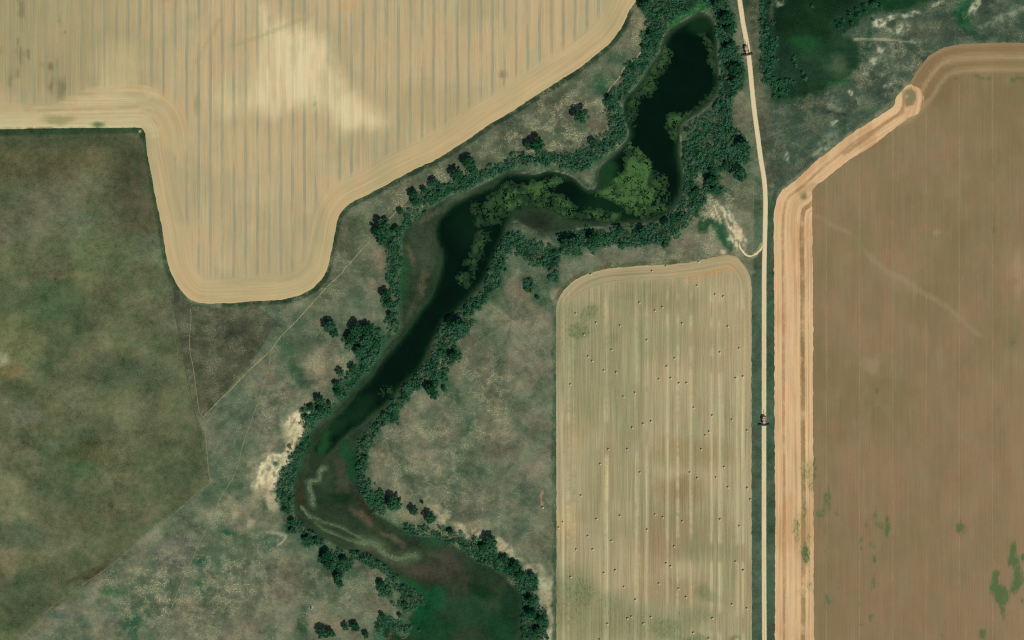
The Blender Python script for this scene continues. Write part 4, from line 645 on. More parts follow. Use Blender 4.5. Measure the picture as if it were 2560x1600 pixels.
def road_material():
    g = NG('gravel_road'); x, y, z = g.pos(); u = g.att('across'); p = g.vec(x, y)
    n = g.noise(p, .9, 4, .7); l = g.noise(g.vec(u, g.mt('MULTIPLY', y, .03)), 1.6, 3); k = g.noise(p, .05, 4, .6)
    c = g.mix(g.ss(.35, .65, k), A4(222, 208, 166), A4(228, 204, 166))
    f = g.mt('MULTIPLY_ADD', g.mt('SUBTRACT', n, .5), .3, g.mt('MULTIPLY_ADD', g.mt('SUBTRACT', l, .5), .3, 1.0)); c = g.scale(c, f)
    au = g.mt('ABSOLUTE', u)
    mid = g.mt('MULTIPLY', g.ss(.34, .12, au), g.mt('MULTIPLY', g.ss(.35, .55, g.noise(p, .06, 3)), g.ss(60, -20, y)))   # grassy centre line on the southern half
    c = g.mix(g.mt('MULTIPLY', mid, .55), c, A4(140, 132, 92))
    ed = g.mt('MULTIPLY_ADD', g.mt('SUBTRACT', n, .5), 1.4, au)
    c = g.mix(g.mt('MULTIPLY', g.ss(1.45, 1.95, ed), .75), c, A4(146, 142, 104))
    g.base(c); g.bump(n, .12, .5); return g.m
RM = road_material()
ribbon('road', ROAD, lambda y: 4.1 if y < 430 else 3.9, .10, RM, crown=.06, ragged=.12, follow=False, cols=9)
ribbon('field_entrance', [(1908, 612), (1902, 624), (1892, 633), (1880, 640), (1866, 638), (1852, 622), (1846, 608)], 1.5, .085, RM, ragged=.4, follow=False)
def dirt(name, c1, c2):
    g = NG(name); x, y, z = g.pos(); p = g.vec(x, y); n = g.noise(p, .5, 5, .7)
    g.base(g.mix(g.ss(.35, .65, n), c1, c2)); return g.m
PM = dirt('trodden_dirt', A4(176, 166, 126), A4(132, 132, 96)); PD = dirt('worn_track', A4(62, 70, 50), A4(86, 92, 68)); PG = dirt('faint_dirt', A4(142, 140, 106), A4(116, 118, 88))
ribbon('path', T(1, 1, [(1480, 330), (1440, 370), (1360, 450), (1260, 555)]), .6, .05, PM, cols=3)
ribbon('path', T(1, 1, [(1720, 110), (1630, 200), (1530, 285)]), .5, .05, PM, cols=3)
ribbon('path', T(1, 1, [(1080, 770), (980, 870), (880, 985), (845, 1010), (820, 1060), (770, 1105), (660, 1210), (500, 1390), (390, 1512)]) + T(1, 2, [(290, 100), (240, 150), (180, 230), (130, 300), (60, 360), (-120, 530), (-230, 650), (-340, 750), (-500, 920)]), .5, .05, PM, cols=3)
ribbon('path', T(1, 2, [(130, 290), (130, 400), (90, 560), (30, 740), (-20, 880), (-130, 1200), (-170, 1380), (-230, 1512)]) + T(0, 3, [(2190, 0), (2080, 180), (2000, 370), (1930, 500), (1880, 610), (1770, 850), (1680, 1060), (1580, 1310), (1500, 1500)]), .6, .05, PG, cols=3)
ribbon('path', T(0, 1, [(1600, 1180), (1640, 1400), (1665, 1512)]) + T(0, 2, [(1700, 120), (1750, 440), (1820, 780), (1870, 1000), (1920, 1300), (1975, 1512)]), .55, .05, PD, cols=3)
ribbon('path', T(0, 1, [(1800, 1400), (1805, 1512)]) + T(0, 2, [(1790, 240), (1830, 480), (1880, 850), (1925, 940), (1950, 1200), (1980, 1512)]), .5, .05, PG, cols=3)
ribbon('path', T(0, 3, [(1985, 30), (1830, 150), (1680, 290), (1500, 440), (1250, 640), (1030, 820), (870, 930), (700, 1040), (500, 1190), (340, 1350), (200, 1500), (60, 1620)]), .35, .05, PG, cols=3)
ribbon('path', T(2, 0, [(1220, 490), (1170, 550), (1060, 640), (1020, 720), (940, 820), (900, 880)]), .8, .05, PM, cols=3)
ribbon('path', T(2, 1, [(2283, 200), (2280, 500), (2276, 890)]), .35, .05, PG, cols=3)

# ================================================================== WATER, ALGAE
def water_material():
    g = NG('still_water', .25, .12); x, y, z = g.pos(); p = g.vec(x, y); k = g.att('murk'); n = g.noise(p, .05, 5, .6, .6); n2 = g.noise(p, .4, 4, .7)
    c = g.mix(k, tuple(alb((2, 22, 11))) + (1,), tuple(alb((30, 70, 36))) + (1,)); c = g.scale(c, g.mt('MULTIPLY_ADD', g.mt('SUBTRACT', n, .5), 1.0, g.mt('MULTIPLY_ADD', g.mt('SUBTRACT', n2, .5), .5, 1.0)))
    sl_ = g.mt('MULTIPLY_ADD', g.mt('SUBTRACT', n2, .5), .9, g.att('silt')); c = g.mix(g.ss(.15, 1.0, sl_), c, A4(42, 58, 38))
    g.base(c); g.bump(g.noise(p, .8, 3), .02, .4); return g.m
Pw, Fw = sheet(water_s, 9); x, y = Pw[:, 0], Pw[:, 1]; dw = -sdf(x, y, water_s)
Q = Paint(x, y, (0, 0, 0)); murk = (1 - sstep(2, 14, dw)) * .45
for (t, tx, ty, rx, ry, a, an) in [((1, 2), 950, 850, 60, 26, .35, -35), ((1, 2), 640, 1180, 12, 50, 1.1, 22), ((1, 2), 760, 1000, 40, 24, .45, -30), ((2, 1), 900, 110, 26, 50, .75, 0), ((2, 0), 1800, 230, 44, 26, .35, 0), ((2, 0), 1100, 1240, 8, 40, .5, 0), ((2, 1), 1000, 400, 90, 60, .25, 0), ((1, 1), 2000, 600, 50, 60, .12, 0)]:
    murk = np.maximum(murk, a * Q.blobm(*tp(t[0], t[1], tx, ty), rx, ry, an, .7))
silt = np.maximum(1 - sstep(-1, 9, dw), 1.1 * Q.blobm(782, 1160, 26, 34, 20, .6)); silt = np.maximum(silt, .5 * Q.blobm(1296, 545, 50, 24, 0, .5))
WZ = -1.58
link('water', npmesh('water', np.stack([(x - 1280) / 3, (800 - y) / 3, np.full(len(x), WZ)], 1), Fw, {'murk': np.clip(murk, 0, 1.2), 'silt': silt}, True), water_material())['kind'] = 'structure'

WEEDS = [  # outline, green tone, cover
    (T(2, 0, [(1430, 400), (1500, 430), (1500, 560), (1460, 600), (1440, 660), (1380, 690), (1340, 790), (1360, 850), (1290, 890), (1210, 900), (1190, 980), (1180, 1060), (1150, 1180), (1110, 1170), (1080, 1080), (1090, 960), (1160, 870), (1230, 740), (1310, 620), (1390, 520)]), .45, .75),
    (T(2, 0, [(1770, 310), (1860, 370), (1900, 470), (1950, 600), (1955, 680), (1900, 700), (1870, 540), (1840, 420)]), .35, .7),
    (T(2, 0, [(1935, 820), (1930, 900), (1860, 980), (1780, 1020), (1800, 970), (1880, 880)]), .35, .7),
    (T(2, 0, [(1470, 1110), (1600, 1070), (1640, 1050), (1740, 1030), (1650, 1100), (1590, 1180), (1570, 1260), (1555, 1340), (1500, 1270), (1450, 1170)]), .65, .85),
    (T(2, 0, [(1100, 1330), (1180, 1390), (1240, 1430), (1290, 1512)]) + T(2, 1, [(1310, 60), (1320, 140), (1290, 240), (1370, 300), (1330, 420), (1270, 490), (1250, 550), (1080, 480), (950, 390), (800, 320), (880, 270), (960, 190), (1080, 100), (1060, 0)]), 1.0, .86),
    (T(2, 1, [(1330, 100), (1460, 150), (1480, 300), (1470, 470), (1330, 500), (1340, 400), (1370, 290), (1300, 200)]), .35, .45),
    (T(2, 1, [(1280, 440), (1440, 410), (1470, 470), (1340, 520), (1240, 520)]), .6, .7),
    (T(2, 1, [(0, 260), (120, 220), (330, 200), (400, 150), (500, 150), (520, 190), (400, 250), (340, 250), (330, 300), (430, 310), (500, 370), (590, 450), (600, 480), (540, 490), (480, 530), (400, 470), (250, 460), (100, 450), (0, 480)]) + T(1, 1, [(2350, 520), (2300, 470), (2340, 350), (2380, 240)]), .72, .78),
    (T(2, 1, [(400, 440), (560, 490), (650, 480), (780, 460), (900, 480), (1020, 520), (1010, 580), (850, 590), (700, 540), (560, 560), (470, 530)]), .62, .76),
    (T(1, 1, [(2419, 180), (2340, 210), (2280, 300), (2160, 380), (2140, 450), (2160, 560), (2200, 600), (2300, 590), (2360, 430), (2350, 330), (2419, 280)]), .3, .72),
    (T(1, 1, [(2080, 670), (2200, 690), (2200, 760), (2120, 850), (2110, 950), (2060, 1000), (1980, 980), (2030, 870), (2060, 780)]), .38, .8),
    (T(1, 1, [(2060, 400), (2110, 450), (2150, 600), (2100, 680), (2040, 560), (2030, 450)]), .22, .6),
    (T(1, 1, [(1890, 1120), (1940, 1060), (2020, 1080), (2050, 1150), (2000, 1190), (1920, 1180)]), .36, .85), (T(1, 1, [(2020, 1020), (2080, 1030), (2080, 1120), (2030, 1120)]), .2, .6),
    (T(1, 2, [(1150, 700), (1190, 640), (1270, 640), (1280, 680), (1200, 720)]), .6, .55)]
wv, wf, wt = [], [], []; cs = 1.6
for (pl, tonev, cover) in WEEDS:
    xs = [p[0] for p in pl]; ys = [p[1] for p in pl]
    gx, gy = np.meshgrid(np.arange(min(xs) - 8, max(xs) + 8, cs), np.arange(min(ys) - 8, max(ys) + 8, cs)); gx = gx.ravel(); gy = gy.ravel()
    wx = gx + (fbm(gx, gy, 14, 1, 3) - .5) * 16; wy = gy + (fbm(gx, gy, 14, 6, 3) - .5) * 16
    d = sdf(wx, wy, pl); lump = fbm(gx, gy, 11, 8, 3); crack = np.abs(fbm(gx, gy, 16, 3, 4) - .5)
    keep = (d + (lump - .5) * 22 < 3) & (lump > .5 - .42 * cover) & (crack > .022 * (1.3 - cover) * 3) & (sdf(gx, gy, water_s) < -1.5)
    gx, gy = gx[keep], gy[keep]
    tn = np.clip(tonev * (.15 + 1.15 * sstep(.28, .62, fbm(gx, gy, 20, 9, 4)) * sstep(6, -14, d[keep])) + rng.normal(0, .05, len(gx)), 0, 1); b = len(wv) and sum(len(v) for v in wv) or 0
    zz = WZ + .03 + .004 * len(wv)
    j = rng.uniform(-.25, .25, (len(gx), 4, 2)) * cs; q = np.array([(-.5, .5), (.5, .5), (.5, -.5), (-.5, -.5)]) * cs * 1.06
    vx = (gx[:, None] + q[None, :, 0] + j[:, :, 0]).ravel(); vy = (gy[:, None] + q[None, :, 1] + j[:, :, 1]).ravel()
    wv.append(np.stack([(vx - 1280) / 3, (800 - vy) / 3, zz + rng.uniform(0, .004, len(vx))], 1)); wf.append(np.arange(len(vx)).reshape(-1, 4) + b); wt.append(np.repeat(tn, 4))
g = NG('floating_weed', .8, .2); x_, y_, z_ = g.pos(); p = g.vec(x_, y_); tn = g.att('green'); n = g.noise(p, .5, 5, .7)
g.base(g.scale(g.mix(tn, A4(14, 42, 20), A4(68, 106, 52)), g.mt('MULTIPLY_ADD', g.mt('SUBTRACT', n, .5), .9, 1.0)))
o = link('duckweed', npmesh('duckweed', np.vstack(wv), np.vstack(wf), {'green': np.concatenate(wt)}), g.m)
tag(o, 'mats of green floating weed on the dark oxbow pond', 'water plants', kind='stuff')

# pale dried algae line across the southern marsh
ALG = [(T(1, 3, [(440, 270), (520, 340), (650, 400), (800, 450), (920, 510), (1020, 570)]), 1.0), (T(1, 3, [(560, 400), (640, 470), (760, 520), (860, 560), (960, 600), (1050, 600)]), .8), (T(1, 2, [(640, 1400), (600, 1440), (590, 1512)]) + T(1, 3, [(500, 20), (520, 120), (540, 230)]), 4.5),
       (T(1, 3, [(1000, 590), (1100, 600), (1200, 680), (1290, 740), (1380, 740), (1500, 710)]), 6.5), (T(1, 3, [(430, 250), (470, 320), (520, 360)]), 3.0)]
av, af, at_ = [], [], []; b = 0
for (pl, w) in ALG:
    xs = [p[0] for p in pl]; ys = [p[1] for p in pl]; M = w * 3 + 6
    gx, gy = np.meshgrid(np.arange(min(xs) - M, max(xs) + M, 1.5), np.arange(min(ys) - M, max(ys) + M, 1.5)); gx = gx.ravel(); gy = gy.ravel()
    d = seg_dist(gx + (fbm(gx, gy, 10, 2, 3) - .5) * 8, gy + (fbm(gx, gy, 10, 5, 3) - .5) * 8, smooth(pl, False, 6), False)
    keep = d < w * (1.1 + 1.0 * (fbm(gx, gy, 20, 7, 3) - .3)); keep &= rng.random(len(gx)) < np.clip(1.15 - d / (w * 1.3 + .3), .12, .85)
    gx, gy = gx[keep], gy[keep]; q = np.array([(-.5, .5), (.5, .5), (.5, -.5), (-.5, -.5)]) * 1.5
    j = rng.uniform(-.4, .4, (len(gx), 4, 2)); vx = (gx[:, None] + q[None, :, 0] + j[:, :, 0]).ravel(); vy = (gy[:, None] + q[None, :, 1] + j[:, :, 1]).ravel()
    hh = np.array([hat(a, c) for a, c in zip(vx, vy)]); av.append(np.stack([(vx - 1280) / 3, (800 - vy) / 3, hh + .05 + rng.uniform(0, .02, len(vx))], 1)); af.append(np.arange(len(vx)).reshape(-1, 4) + b); b += len(vx)
AM = dirt('dried_algae', A4(84, 104, 74), A4(116, 130, 98))
tag(link('algae', npmesh('algae', np.vstack(av), np.vstack(af)), AM), 'pale dried algae trailing across the southern marsh bed', 'algae', kind='stuff')

# ================================================================== TREES AND SHRUBS
def leafy(blobs, per, size, seed, up=.35):
    """blobs: (x,y,z,r) boughs; returns verts, quads"""
    r = np.random.default_rng(seed); V = []
    for (bx, by, bz, br) in blobs:
        d = r.normal(size=(per, 3)); d /= np.linalg.norm(d, axis=1)[:, None]; d[:, 2] = np.where(d[:, 2] < -.35, -d[:, 2], d[:, 2])
        rad = br * r.uniform(.62, 1.08, per)[:, None]; c = np.array([bx, by, bz]) + d * rad * np.array([1, 1, .8])
        n = d + r.normal(size=(per, 3)) * .35 + np.array([0, 0, up]); n /= np.linalg.norm(n, axis=1)[:, None]
        t = np.cross(n, r.normal(size=(per, 3))); t /= np.linalg.norm(t, axis=1)[:, None]; u = np.cross(n, t)
        s = size * r.uniform(.6, 1.25, per)[:, None]; k = s * r.uniform(.55, .9, (per, 1))
        V.append(np.stack([c + t * s, c + u * k, c - t * s, c - u * k], 1))
    V = np.vstack(V).reshape(-1, 3); return V, np.arange(len(V)).reshape(-1, 4)
def leaf_material(name, a, b, dark):
    g = NG(name, .85, .04); x, y, z = g.pos(); oi = g.n('ShaderNodeObjectInfo'); n = g.noise(g.P, .16, 3, .6); n2 = g.noise(g.P, .75, 4, .75)
    f = g.mt('MULTIPLY_ADD', g.mt('SUBTRACT', n, .5), 2.6, g.mt('MULTIPLY_ADD', g.mt('SUBTRACT', oi.outputs['Random'], .5), .9, .5), clamp=True)
    c = g.mix(f, a, b); c = g.mix(g.ss(.50, .64, n2), c, dark)  # noise paints sunlit tips and shaded gaps of the foliage into leaf colour
    g.base(g.scale(c, g.mt('MULTIPLY_ADD', g.mt('SUBTRACT', n2, .5), -2.2, 1.0))); return g.m
LM_SHRUB = leaf_material('willow_leaves', (.012, .090, .028, 1), (.050, .162, .084, 1), (.002, .036, .014, 1))
LM_TREE = leaf_material('tree_leaves', (.010, .062, .021, 1), (.032, .104, .050, 1), (.002, .028, .010, 1))
g = NG('bark'); x_, y_, z_ = g.pos(); g.base(g.mix(g.noise(g.P, 3, 4), (.05, .04, .03, 1), (.11, .09, .07, 1))); BARK = g.m

def trunk_mesh(h, r, seed):
    R = random.Random(seed); V = []; Fq = []
    def tube(p0, p1, r0, r1, n=6):
        b = len(V); p0 = np.array(p0, float); p1 = np.array(p1, float); d = p1 - p0; d /= np.linalg.norm(d); a = np.cross(d, (0.3, .9, .1)); a /= np.linalg.norm(a); c = np.cross(d, a)
        for (p, q) in ((p0, r0), (p1, r1)):
            for k in range(n): V.append(p + (a * math.cos(2 * PI * k / n) + c * math.sin(2 * PI * k / n)) * q)
        for k in range(n): Fq.append((b + k, b + (k + 1) % n, b + n + (k + 1) % n, b + n + k))
    tube((0, 0, -.4), (0.1 * h * R.uniform(-.4, .4), .1 * h * R.uniform(-.4, .4), h * .5), r, r * .65, 8); top = np.mean(V[-8:], axis=0)
    for k in range(7):
        a = 2 * PI * k / 7 + R.uniform(-.3, .3); q = top + np.array([math.cos(a) * h * .33, math.sin(a) * h * .33, h * R.uniform(.18, .36)])
        tube(top - np.array([0, 0, .3]), q, r * .45, r * .12, 5)
    return npmesh('trunk', V, Fq)
def crown_blobs(seed, R, h, flat, nb):
    r = random.Random(seed); out = []
    for k in range(nb):
        a = k * 2.39996 + r.uniform(-.4, .4); q = math.sqrt((k + .4) / nb) * R * .84 * r.uniform(.82, 1.14)
        z = h * (.62 + .30 * (1 - (q / R) ** 2)) + r.uniform(-.08, .06) * h
        out.append((q * math.cos(a) * flat, q * math.sin(a), z, R * r.uniform(.16, .27)))
    for k in range(nb // 3):
        a = r.uniform(0, 2 * PI); q = R * r.uniform(.3, .8); out.append((q * math.cos(a) * flat, q * math.sin(a), h * r.uniform(.35, .5), R * .22))
    return out
TREE_PROTO = []
for k in range(8):
    nb = [26, 32, 22, 38, 28, 34, 24, 30][k]; B = crown_blobs(100 + k, 1.0, 1.5, [1, .85, 1.15, .95, .8, 1.1, .92, 1][k], nb)
    V, Fq = leafy(B, 44, .085, 200 + k); TREE_PROTO.append((npmesh('crown', V, Fq), trunk_mesh(1.25, .07, 300 + k)))
for cme, tme in TREE_PROTO: cme.materials.append(LM_TREE); tme.materials.append(BARK)
SH_PROTO = []
for k in range(8):
    B = crown_blobs(500 + k, 1.0, 1.35, 1.0, [6, 7, 8, 6, 7, 9, 6, 8][k]); B = [(a, b_, c * .9, d * 1.75) for a, b_, c, d in B]
    V, Fq = leafy(B, 16, .155, 600 + k); SH_PROTO.append((V, Fq, npmesh('willow_shrub', V, Fq)))
for _, _, m_ in SH_PROTO: m_.materials.append(LM_SHRUB)

def tree(px, py, r_m, label, group=None, k=None, stretch=1.0, ang=None):
    k = random.randrange(8) if k is None else k; wx, wy = W(px, py)
    e = bpy.data.objects.new('tree', None); COL.objects.link(e); e.empty_display_size = 1
    e.location = (wx, wy, hat(px, py)); e.rotation_euler = (0, 0, random.uniform(0, 6.28) if ang is None else math.radians(ang)); e.scale = (r_m, r_m * stretch, r_m)
    tag(e, label, 'tree', group)
    for nm, me_ in (('crown', TREE_PROTO[k][0]), ('trunk', TREE_PROTO[k][1])):
        o = bpy.data.objects.new(nm, me_); COL.objects.link(o); o.parent = e
    return e
TG = 'trees standing along the old river arm'
TREES = [  # sheet column, row, x, y, radius on sheet, label
 (2, 0, 660, 1100, 86, 'lone dark round tree in the open meadow northwest of the pond'),
 (2, 0, 240, 1370, 84, 'broad dark tree on the meadow edge, southwest of the lone round tree'),
 (2, 0, 160, 1380, 50, 'smaller dark crown merging with the west side of the broad meadow tree'),
 (1, 1, 2010, 30, 70, 'dark tree beside the pale dry grass, fourth crown up the bank path'),
 (1, 1, 2060, 100, 50, 'dark tree tucked just below another at the north bank path end'),
 (1, 1, 1900, 140, 72, 'round dark tree between path and belt, third up the north bank'),
 (1, 1, 1950, 200, 44, 'small dark crown on the lower right of a round bank tree'),
 (1, 1, 1680, 215, 46, 'blackish compact tree at the middle of the north bank row'),
 (1, 1, 1730, 250, 34, 'little dark tree at the right foot of the blackish compact tree'),
 (1, 1, 1590, 285, 36, 'small dark tree beside the thin path on the north bank'),
 (1, 1, 1490, 330, 50, 'tall narrow dark tree touching the thin pale path'),
 (1, 1, 1510, 400, 46, 'dark tree just below the tall narrow one on the path'),
 (1, 1, 1370, 490, 36, 'small dark tree alone in the pale grass beside the path'),
 (1, 1, 1225, 570, 34, 'small spiky dark tree on top of the large western clump'),
 (1, 1, 1200, 660, 92, 'large blackish spreading tree at the western bend of the pond'),
 (1, 1, 1130, 700, 42, 'dark crown on the left flank of the large blackish tree'),
 (1, 1, 1200, 770, 52, 'green crown hanging below the large blackish western tree'),
 (1, 1, 1330, 660, 42, 'dark tree between the large blackish tree and the reeds'),
 (1, 1, 1230, 1270, 62, 'dark tree on the narrow west bank belt, above the river narrows'),
 (1, 1, 1260, 1350, 42, 'dark tree just below another in the narrow west belt'),
 (1, 1, 1270, 1465, 34, 'small tree at the bottom of the narrow west bank belt'),
 (1, 2, 695, 60, 66, 'detached dark round tree left of the big western grove'),
 (1, 2, 740, 120, 50, 'green tree on the lower right side of the detached round tree'),
 (1, 2, 960, 90, 74, 'big dark tree at the top of the western grove'),
 (1, 2, 1060, 80, 56, 'dark tree on the top right of the western grove'),
 (1, 2, 900, 180, 58, 'greener tree on the left side of the western grove'),
 (1, 2, 1060, 180, 66, 'broad tree in the middle of the western grove'),
 (1, 2, 980, 300, 56, 'dark tree at the bottom of the western grove'),
 (1, 2, 1130, 230, 50, 'tree on the right side of the western grove near the bank'),
 (1, 2, 915, 460, 48, 'dark tree halfway down the west bank, right of a smaller one'),
 (1, 2, 800, 500, 44, 'small dark tree standing left of the halfway bank tree'),
 (1, 2, 760, 610, 36, 'small dark tree at the left end of a diagonal bank clump'),
 (1, 2, 775, 680, 42, 'dark tree at the foot of the diagonal bank clump'),
 (1, 2, 605, 760, 52, 'dark pointed tree at the top of the bluff, above bare sand'),
 (1, 2, 620, 840, 50, 'dark tree right below the pointed tree on the bluff top'),
 (1, 2, 520, 830, 34, 'small dark tree on the sandy edge left of the pointed tree'),
 (1, 2, 695, 790, 30, 'small dark tree right of the pointed bluff tree'),
 (1, 2, 1920, 60, 84, 'large dark tree at the head of the east bank belt'),
 (1, 2, 1850, 40, 56, 'dark tree on the left side of the large east bank tree'),
 (1, 2, 1860, 340, 56, 'dark round tree protruding from the east belt into dry meadow'),
 (1, 2, 1650, 650, 60, 'dark tree standing just off the east belt in the meadow'),
 (1, 2, 1690, 710, 54, 'bright green lower half of the pair off the east belt'),
 (1, 2, 1780, 650, 30, 'small tree right of the pair standing off the east belt'),
 (1, 2, 480, 920, 34, 'dark tree rooted at the upper rim of the sandy bluff'),
 (1, 3, 1310, 220, 78, 'large dark spreading tree above the lower river bend'),
 (1, 3, 1490, 290, 50, 'middle one of three dark trees above the lower bend'),
 (1, 3, 1650, 360, 66, 'round dark tree, rightmost of three above the lower bend'),
 (1, 3, 1570, 210, 18, 'tiny dark bush-like tree alone above the trio of dark trees'),
 (1, 3, 350, 400, 42, 'dark tree on the outer side of the southwest river bend'),
 (1, 3, 350, 470, 36, 'dark tree just below another on the southwest river bend'),
 (1, 3, 480, 560, 42, 'dark tree south of the bend, left of a gap in the belt'),
 (1, 3, 570, 560, 30, 'small tree right of the gap tree south of the bend'),
 (1, 3, 670, 720, 60, 'tall dark tree at the west end of the south bank grove'),
 (1, 3, 700, 800, 64, 'broad dark tree in the middle of the south bank grove'),
 (1, 3, 830, 760, 48, 'dark tree at the right side of the south bank grove'),
 (1, 3, 775, 920, 46, 'dark tree detached below the south bank grove'),
 (1, 3, 795, 980, 44, 'green tree at the foot of the detached dark tree'),
 (1, 3, 850, 1385, 40, 'dark tree, left of a close pair near the bottom edge'),
 (1, 3, 940, 1390, 50, 'dark tree, right of a close pair near the bottom edge'),
 (1, 3, 640, 1440, 66, 'large dark tree cut by the bottom edge of the meadow'),
 (1, 3, 710, 1440, 50, 'dark tree on the right shoulder of the large bottom edge tree'),
 (1, 3, 1040, 1460, 36, 'small dark tree at the bottom edge beside the green hollow'),
 (1, 3, 1195, 1280, 34, 'small dark tree on the north rim of the green hollow'),
 (1, 3, 1360, 1280, 28, 'little dark round tree between the green hollow and lush reeds'),
 (1, 3, 1185, 980, 40, 'dark tree at the top of the scrub clump west of the reeds'),
 (1, 3, 1410, 1170, 34, 'dark tree within the scrub on the left edge of lush reeds'),
 (1, 3, 1840, 490, 36, 'dark tree in the belt above the southern marsh'),
 (1, 3, 2220, 580, 72, 'large green tree on the pale dry slope above the marsh'),
 (1, 3, 2140, 640, 44, 'dark tree at the left foot of the large green slope tree'),
 (1, 3, 2350, 750, 48, 'dark tree right of the large green slope tree'),
 (2, 3, 30, 820, 56, 'dark tree at the corner where the marsh bank turns south'),
 (2, 3, 80, 900, 50, 'dark tree just below the corner tree on the marsh bank'),
 (2, 3, 190, 900, 42, 'tree with ragged right side beside the pale dry hollow'),
 (2, 3, 180, 1140, 50, 'dark tree on the southeast marsh bank beside bare sand'),
 (2, 3, 190, 1260, 54, 'blackish tree on the southeast marsh bank below bare sand'),
 (2, 3, 270, 1330, 46, 'dark tree reaching right over the sand near the hay field'),
 (2, 3, 240, 1420, 44, 'dark tree near the bottom edge on the southeast bank'),
 (2, 3, 330, 1490, 24, 'small dark tree alone on the sand at the bottom edge'),
 (2, 0, 2020, 190, 74, 'dark tree beside the road, first below the top edge'),
 (2, 0, 2060, 290, 60, 'dark tree beside the road, second below the top edge'),
 (2, 0, 2060, 450, 62, 'dark tree beside the road level with the upper harvester'),
 (2, 0, 2110, 660, 70, 'blackish tree between pond and road, south of the upper harvester'),
 (2, 0, 2120, 760, 66, 'dark tree just below the blackish roadside one'),
 (2, 0, 2180, 1370, 70, 'round dark tree on the east edge of the wide thicket'),
 (2, 0, 1240, 440, 26, 'little dark tree at the left rim of the northwest belt'),
 (2, 0, 1250, 60, 60, 'dark tree at the top edge beside the stubble field corner'),
 (2, 0, 1320, 330, 44, 'dark tree in the northwest belt above a green glade'),
 (2, 0, 1140, 640, 34, 'dark tree on the left rim of the belt, by the scree path'),
 (2, 0, 930, 940, 44, 'dark tree on the left rim of the belt, right of lone tree'),
 (2, 0, 770, 1350, 44, 'dark tree at the left end of the belt above the land tongue'),
 (2, 0, 1940, 50, 60, 'dark tree at the top edge north of the pond'),
 (2, 1, 2150, 140, 76, 'isolated round dark tree between thicket and road bend'),
 (2, 1, 1890, 110, 46, 'dark tree at the top of the southern thicket spur'),
 (2, 1, 1890, 200, 62, 'dark tree in the middle of the southern thicket spur'),
 (2, 1, 1920, 280, 44, 'green tree at the lower tip of the southern thicket spur'),
 (2, 1, 770, 740, 66, 'blackish tree in the south bank belt, right of spiky crowns'),
 (2, 1, 590, 800, 76, 'spiky dark tree in the south bank belt'),
 (2, 1, 510, 780, 60, 'spiky dark tree at the left end of the south bank belt'),
 (2, 1, 1030, 670, 44, 'dark tree leaning over the shore in the south bank belt'),
 (2, 1, 1240, 680, 50, 'blackish tree leaning over the shore near a belt gap'),
 (2, 1, 1460, 600, 44, 'dark tree where the south bank turns up toward the north'),
 (2, 1, 1740, 300, 40, 'dark tree on the outer rim of the east bank shrubs'),
 (2, 1, 240, 1300, 22, 'tiny dark tree alone in the green hollow above the hay field'),
]
tpos = []
for (c, r, x_, y_, rr, lab) in TREES:
    px, py = tp(c, r, x_, y_); tpos.append((px, py, rr / 3.78)); tree(px, py, rr / 3.78 / 3 * .93, lab, TG, stretch=random.uniform(.9, 1.12))

# shrub belts
SINGLES = [(3, 0, 60, 575, 24), (3, 0, 90, 560, 16), (3, 0, 235, 580, 18), (3, 0, 265, 620, 26), (3, 0, 250, 545, 20), (3, 0, 325, 690, 18), (3, 0, 350, 740, 26), (3, 0, 60, 915, 22), (3, 0, 120, 930, 16), (3, 0, 680, 250, 30), (3, 0, 710, 190, 18), (3, 0, 650, 210, 16), (3, 0, 800, 235, 28), (3, 0, 775, 140, 28), (3, 0, 730, 310, 14), (3, 0, 850, 150, 30),
    (3, 0, 920, 120, 26), (3, 0, 990, 190, 18), (3, 0, 1000, 50, 34), (3, 0, 1060, 70, 26), (3, 0, 910, 60, 28), (3, 0, 840, 90, 20), (3, 0, 420, 60, 18), (1, 3, 1300, 1170, 26), (1, 3, 1390, 1010, 18), (1, 3, 1540, 1420, 16), (1, 3, 1340, 920, 18), (2, 1, 770, 880, 16), (2, 1, 130, 1170, 20), (2, 1, 180, 1245, 16)]
pts = []; cell = {}
def try_add(px, py, r, where, mind):
    k = (int(px // 12), int(py // 12))
    for a in (-1, 0, 1):
        for b_ in (-1, 0, 1):
            for (qx, qy, qr) in cell.get((k[0] + a, k[1] + b_), ()):
                if (qx - px) ** 2 + (qy - py) ** 2 < (mind * (r + qr)) ** 2: return
    cell.setdefault(k, []).append((px, py, r)); pts.append((px, py, r, where))
for (poly, where) in BELTS:
    xs = [p[0] for p in poly]; ys = [p[1] for p in poly]; area = (max(xs) - min(xs)) * (max(ys) - min(ys)); n = int(area / 7)
    cx = rng.uniform(min(xs), max(xs), n); cy = rng.uniform(min(ys), max(ys), n)
    d = sdf(cx + (fbm(cx, cy, 10, 2, 2) - .5) * 10, cy + (fbm(cx, cy, 10, 4, 2) - .5) * 10, poly); dw = sdf(cx, cy, corr_s); gap = fbm(cx, cy, 20, 7, 3)
    for a, b_, dd, dc, gp in zip(cx, cy, d, dw, gap):
        if dd > 3.5 + 7 * (random.random() ** 4) or dc < -5 or gp < .36 + .05 * random.random(): continue
        r = random.choice([1.9, 2.4, 3.0, 3.8, 4.8, 6.2]) * random.uniform(.9, 1.15)
        if any((tx - a) ** 2 + (ty - b_) ** 2 < (tr * .8) ** 2 for tx, ty, tr in tpos): continue
        try_add(a, b_, r, where, .66)
for (c, r, x_, y_, rr) in SINGLES:
    px, py = tp(c, r, x_, y_); pts.append((px, py, rr / 3.78, None))
print('shrubs', len(pts))
singles = [p for p in pts if p[3] is None]; rest = sorted([p for p in pts if p[3] is not None], key=lambda p: -p[2])
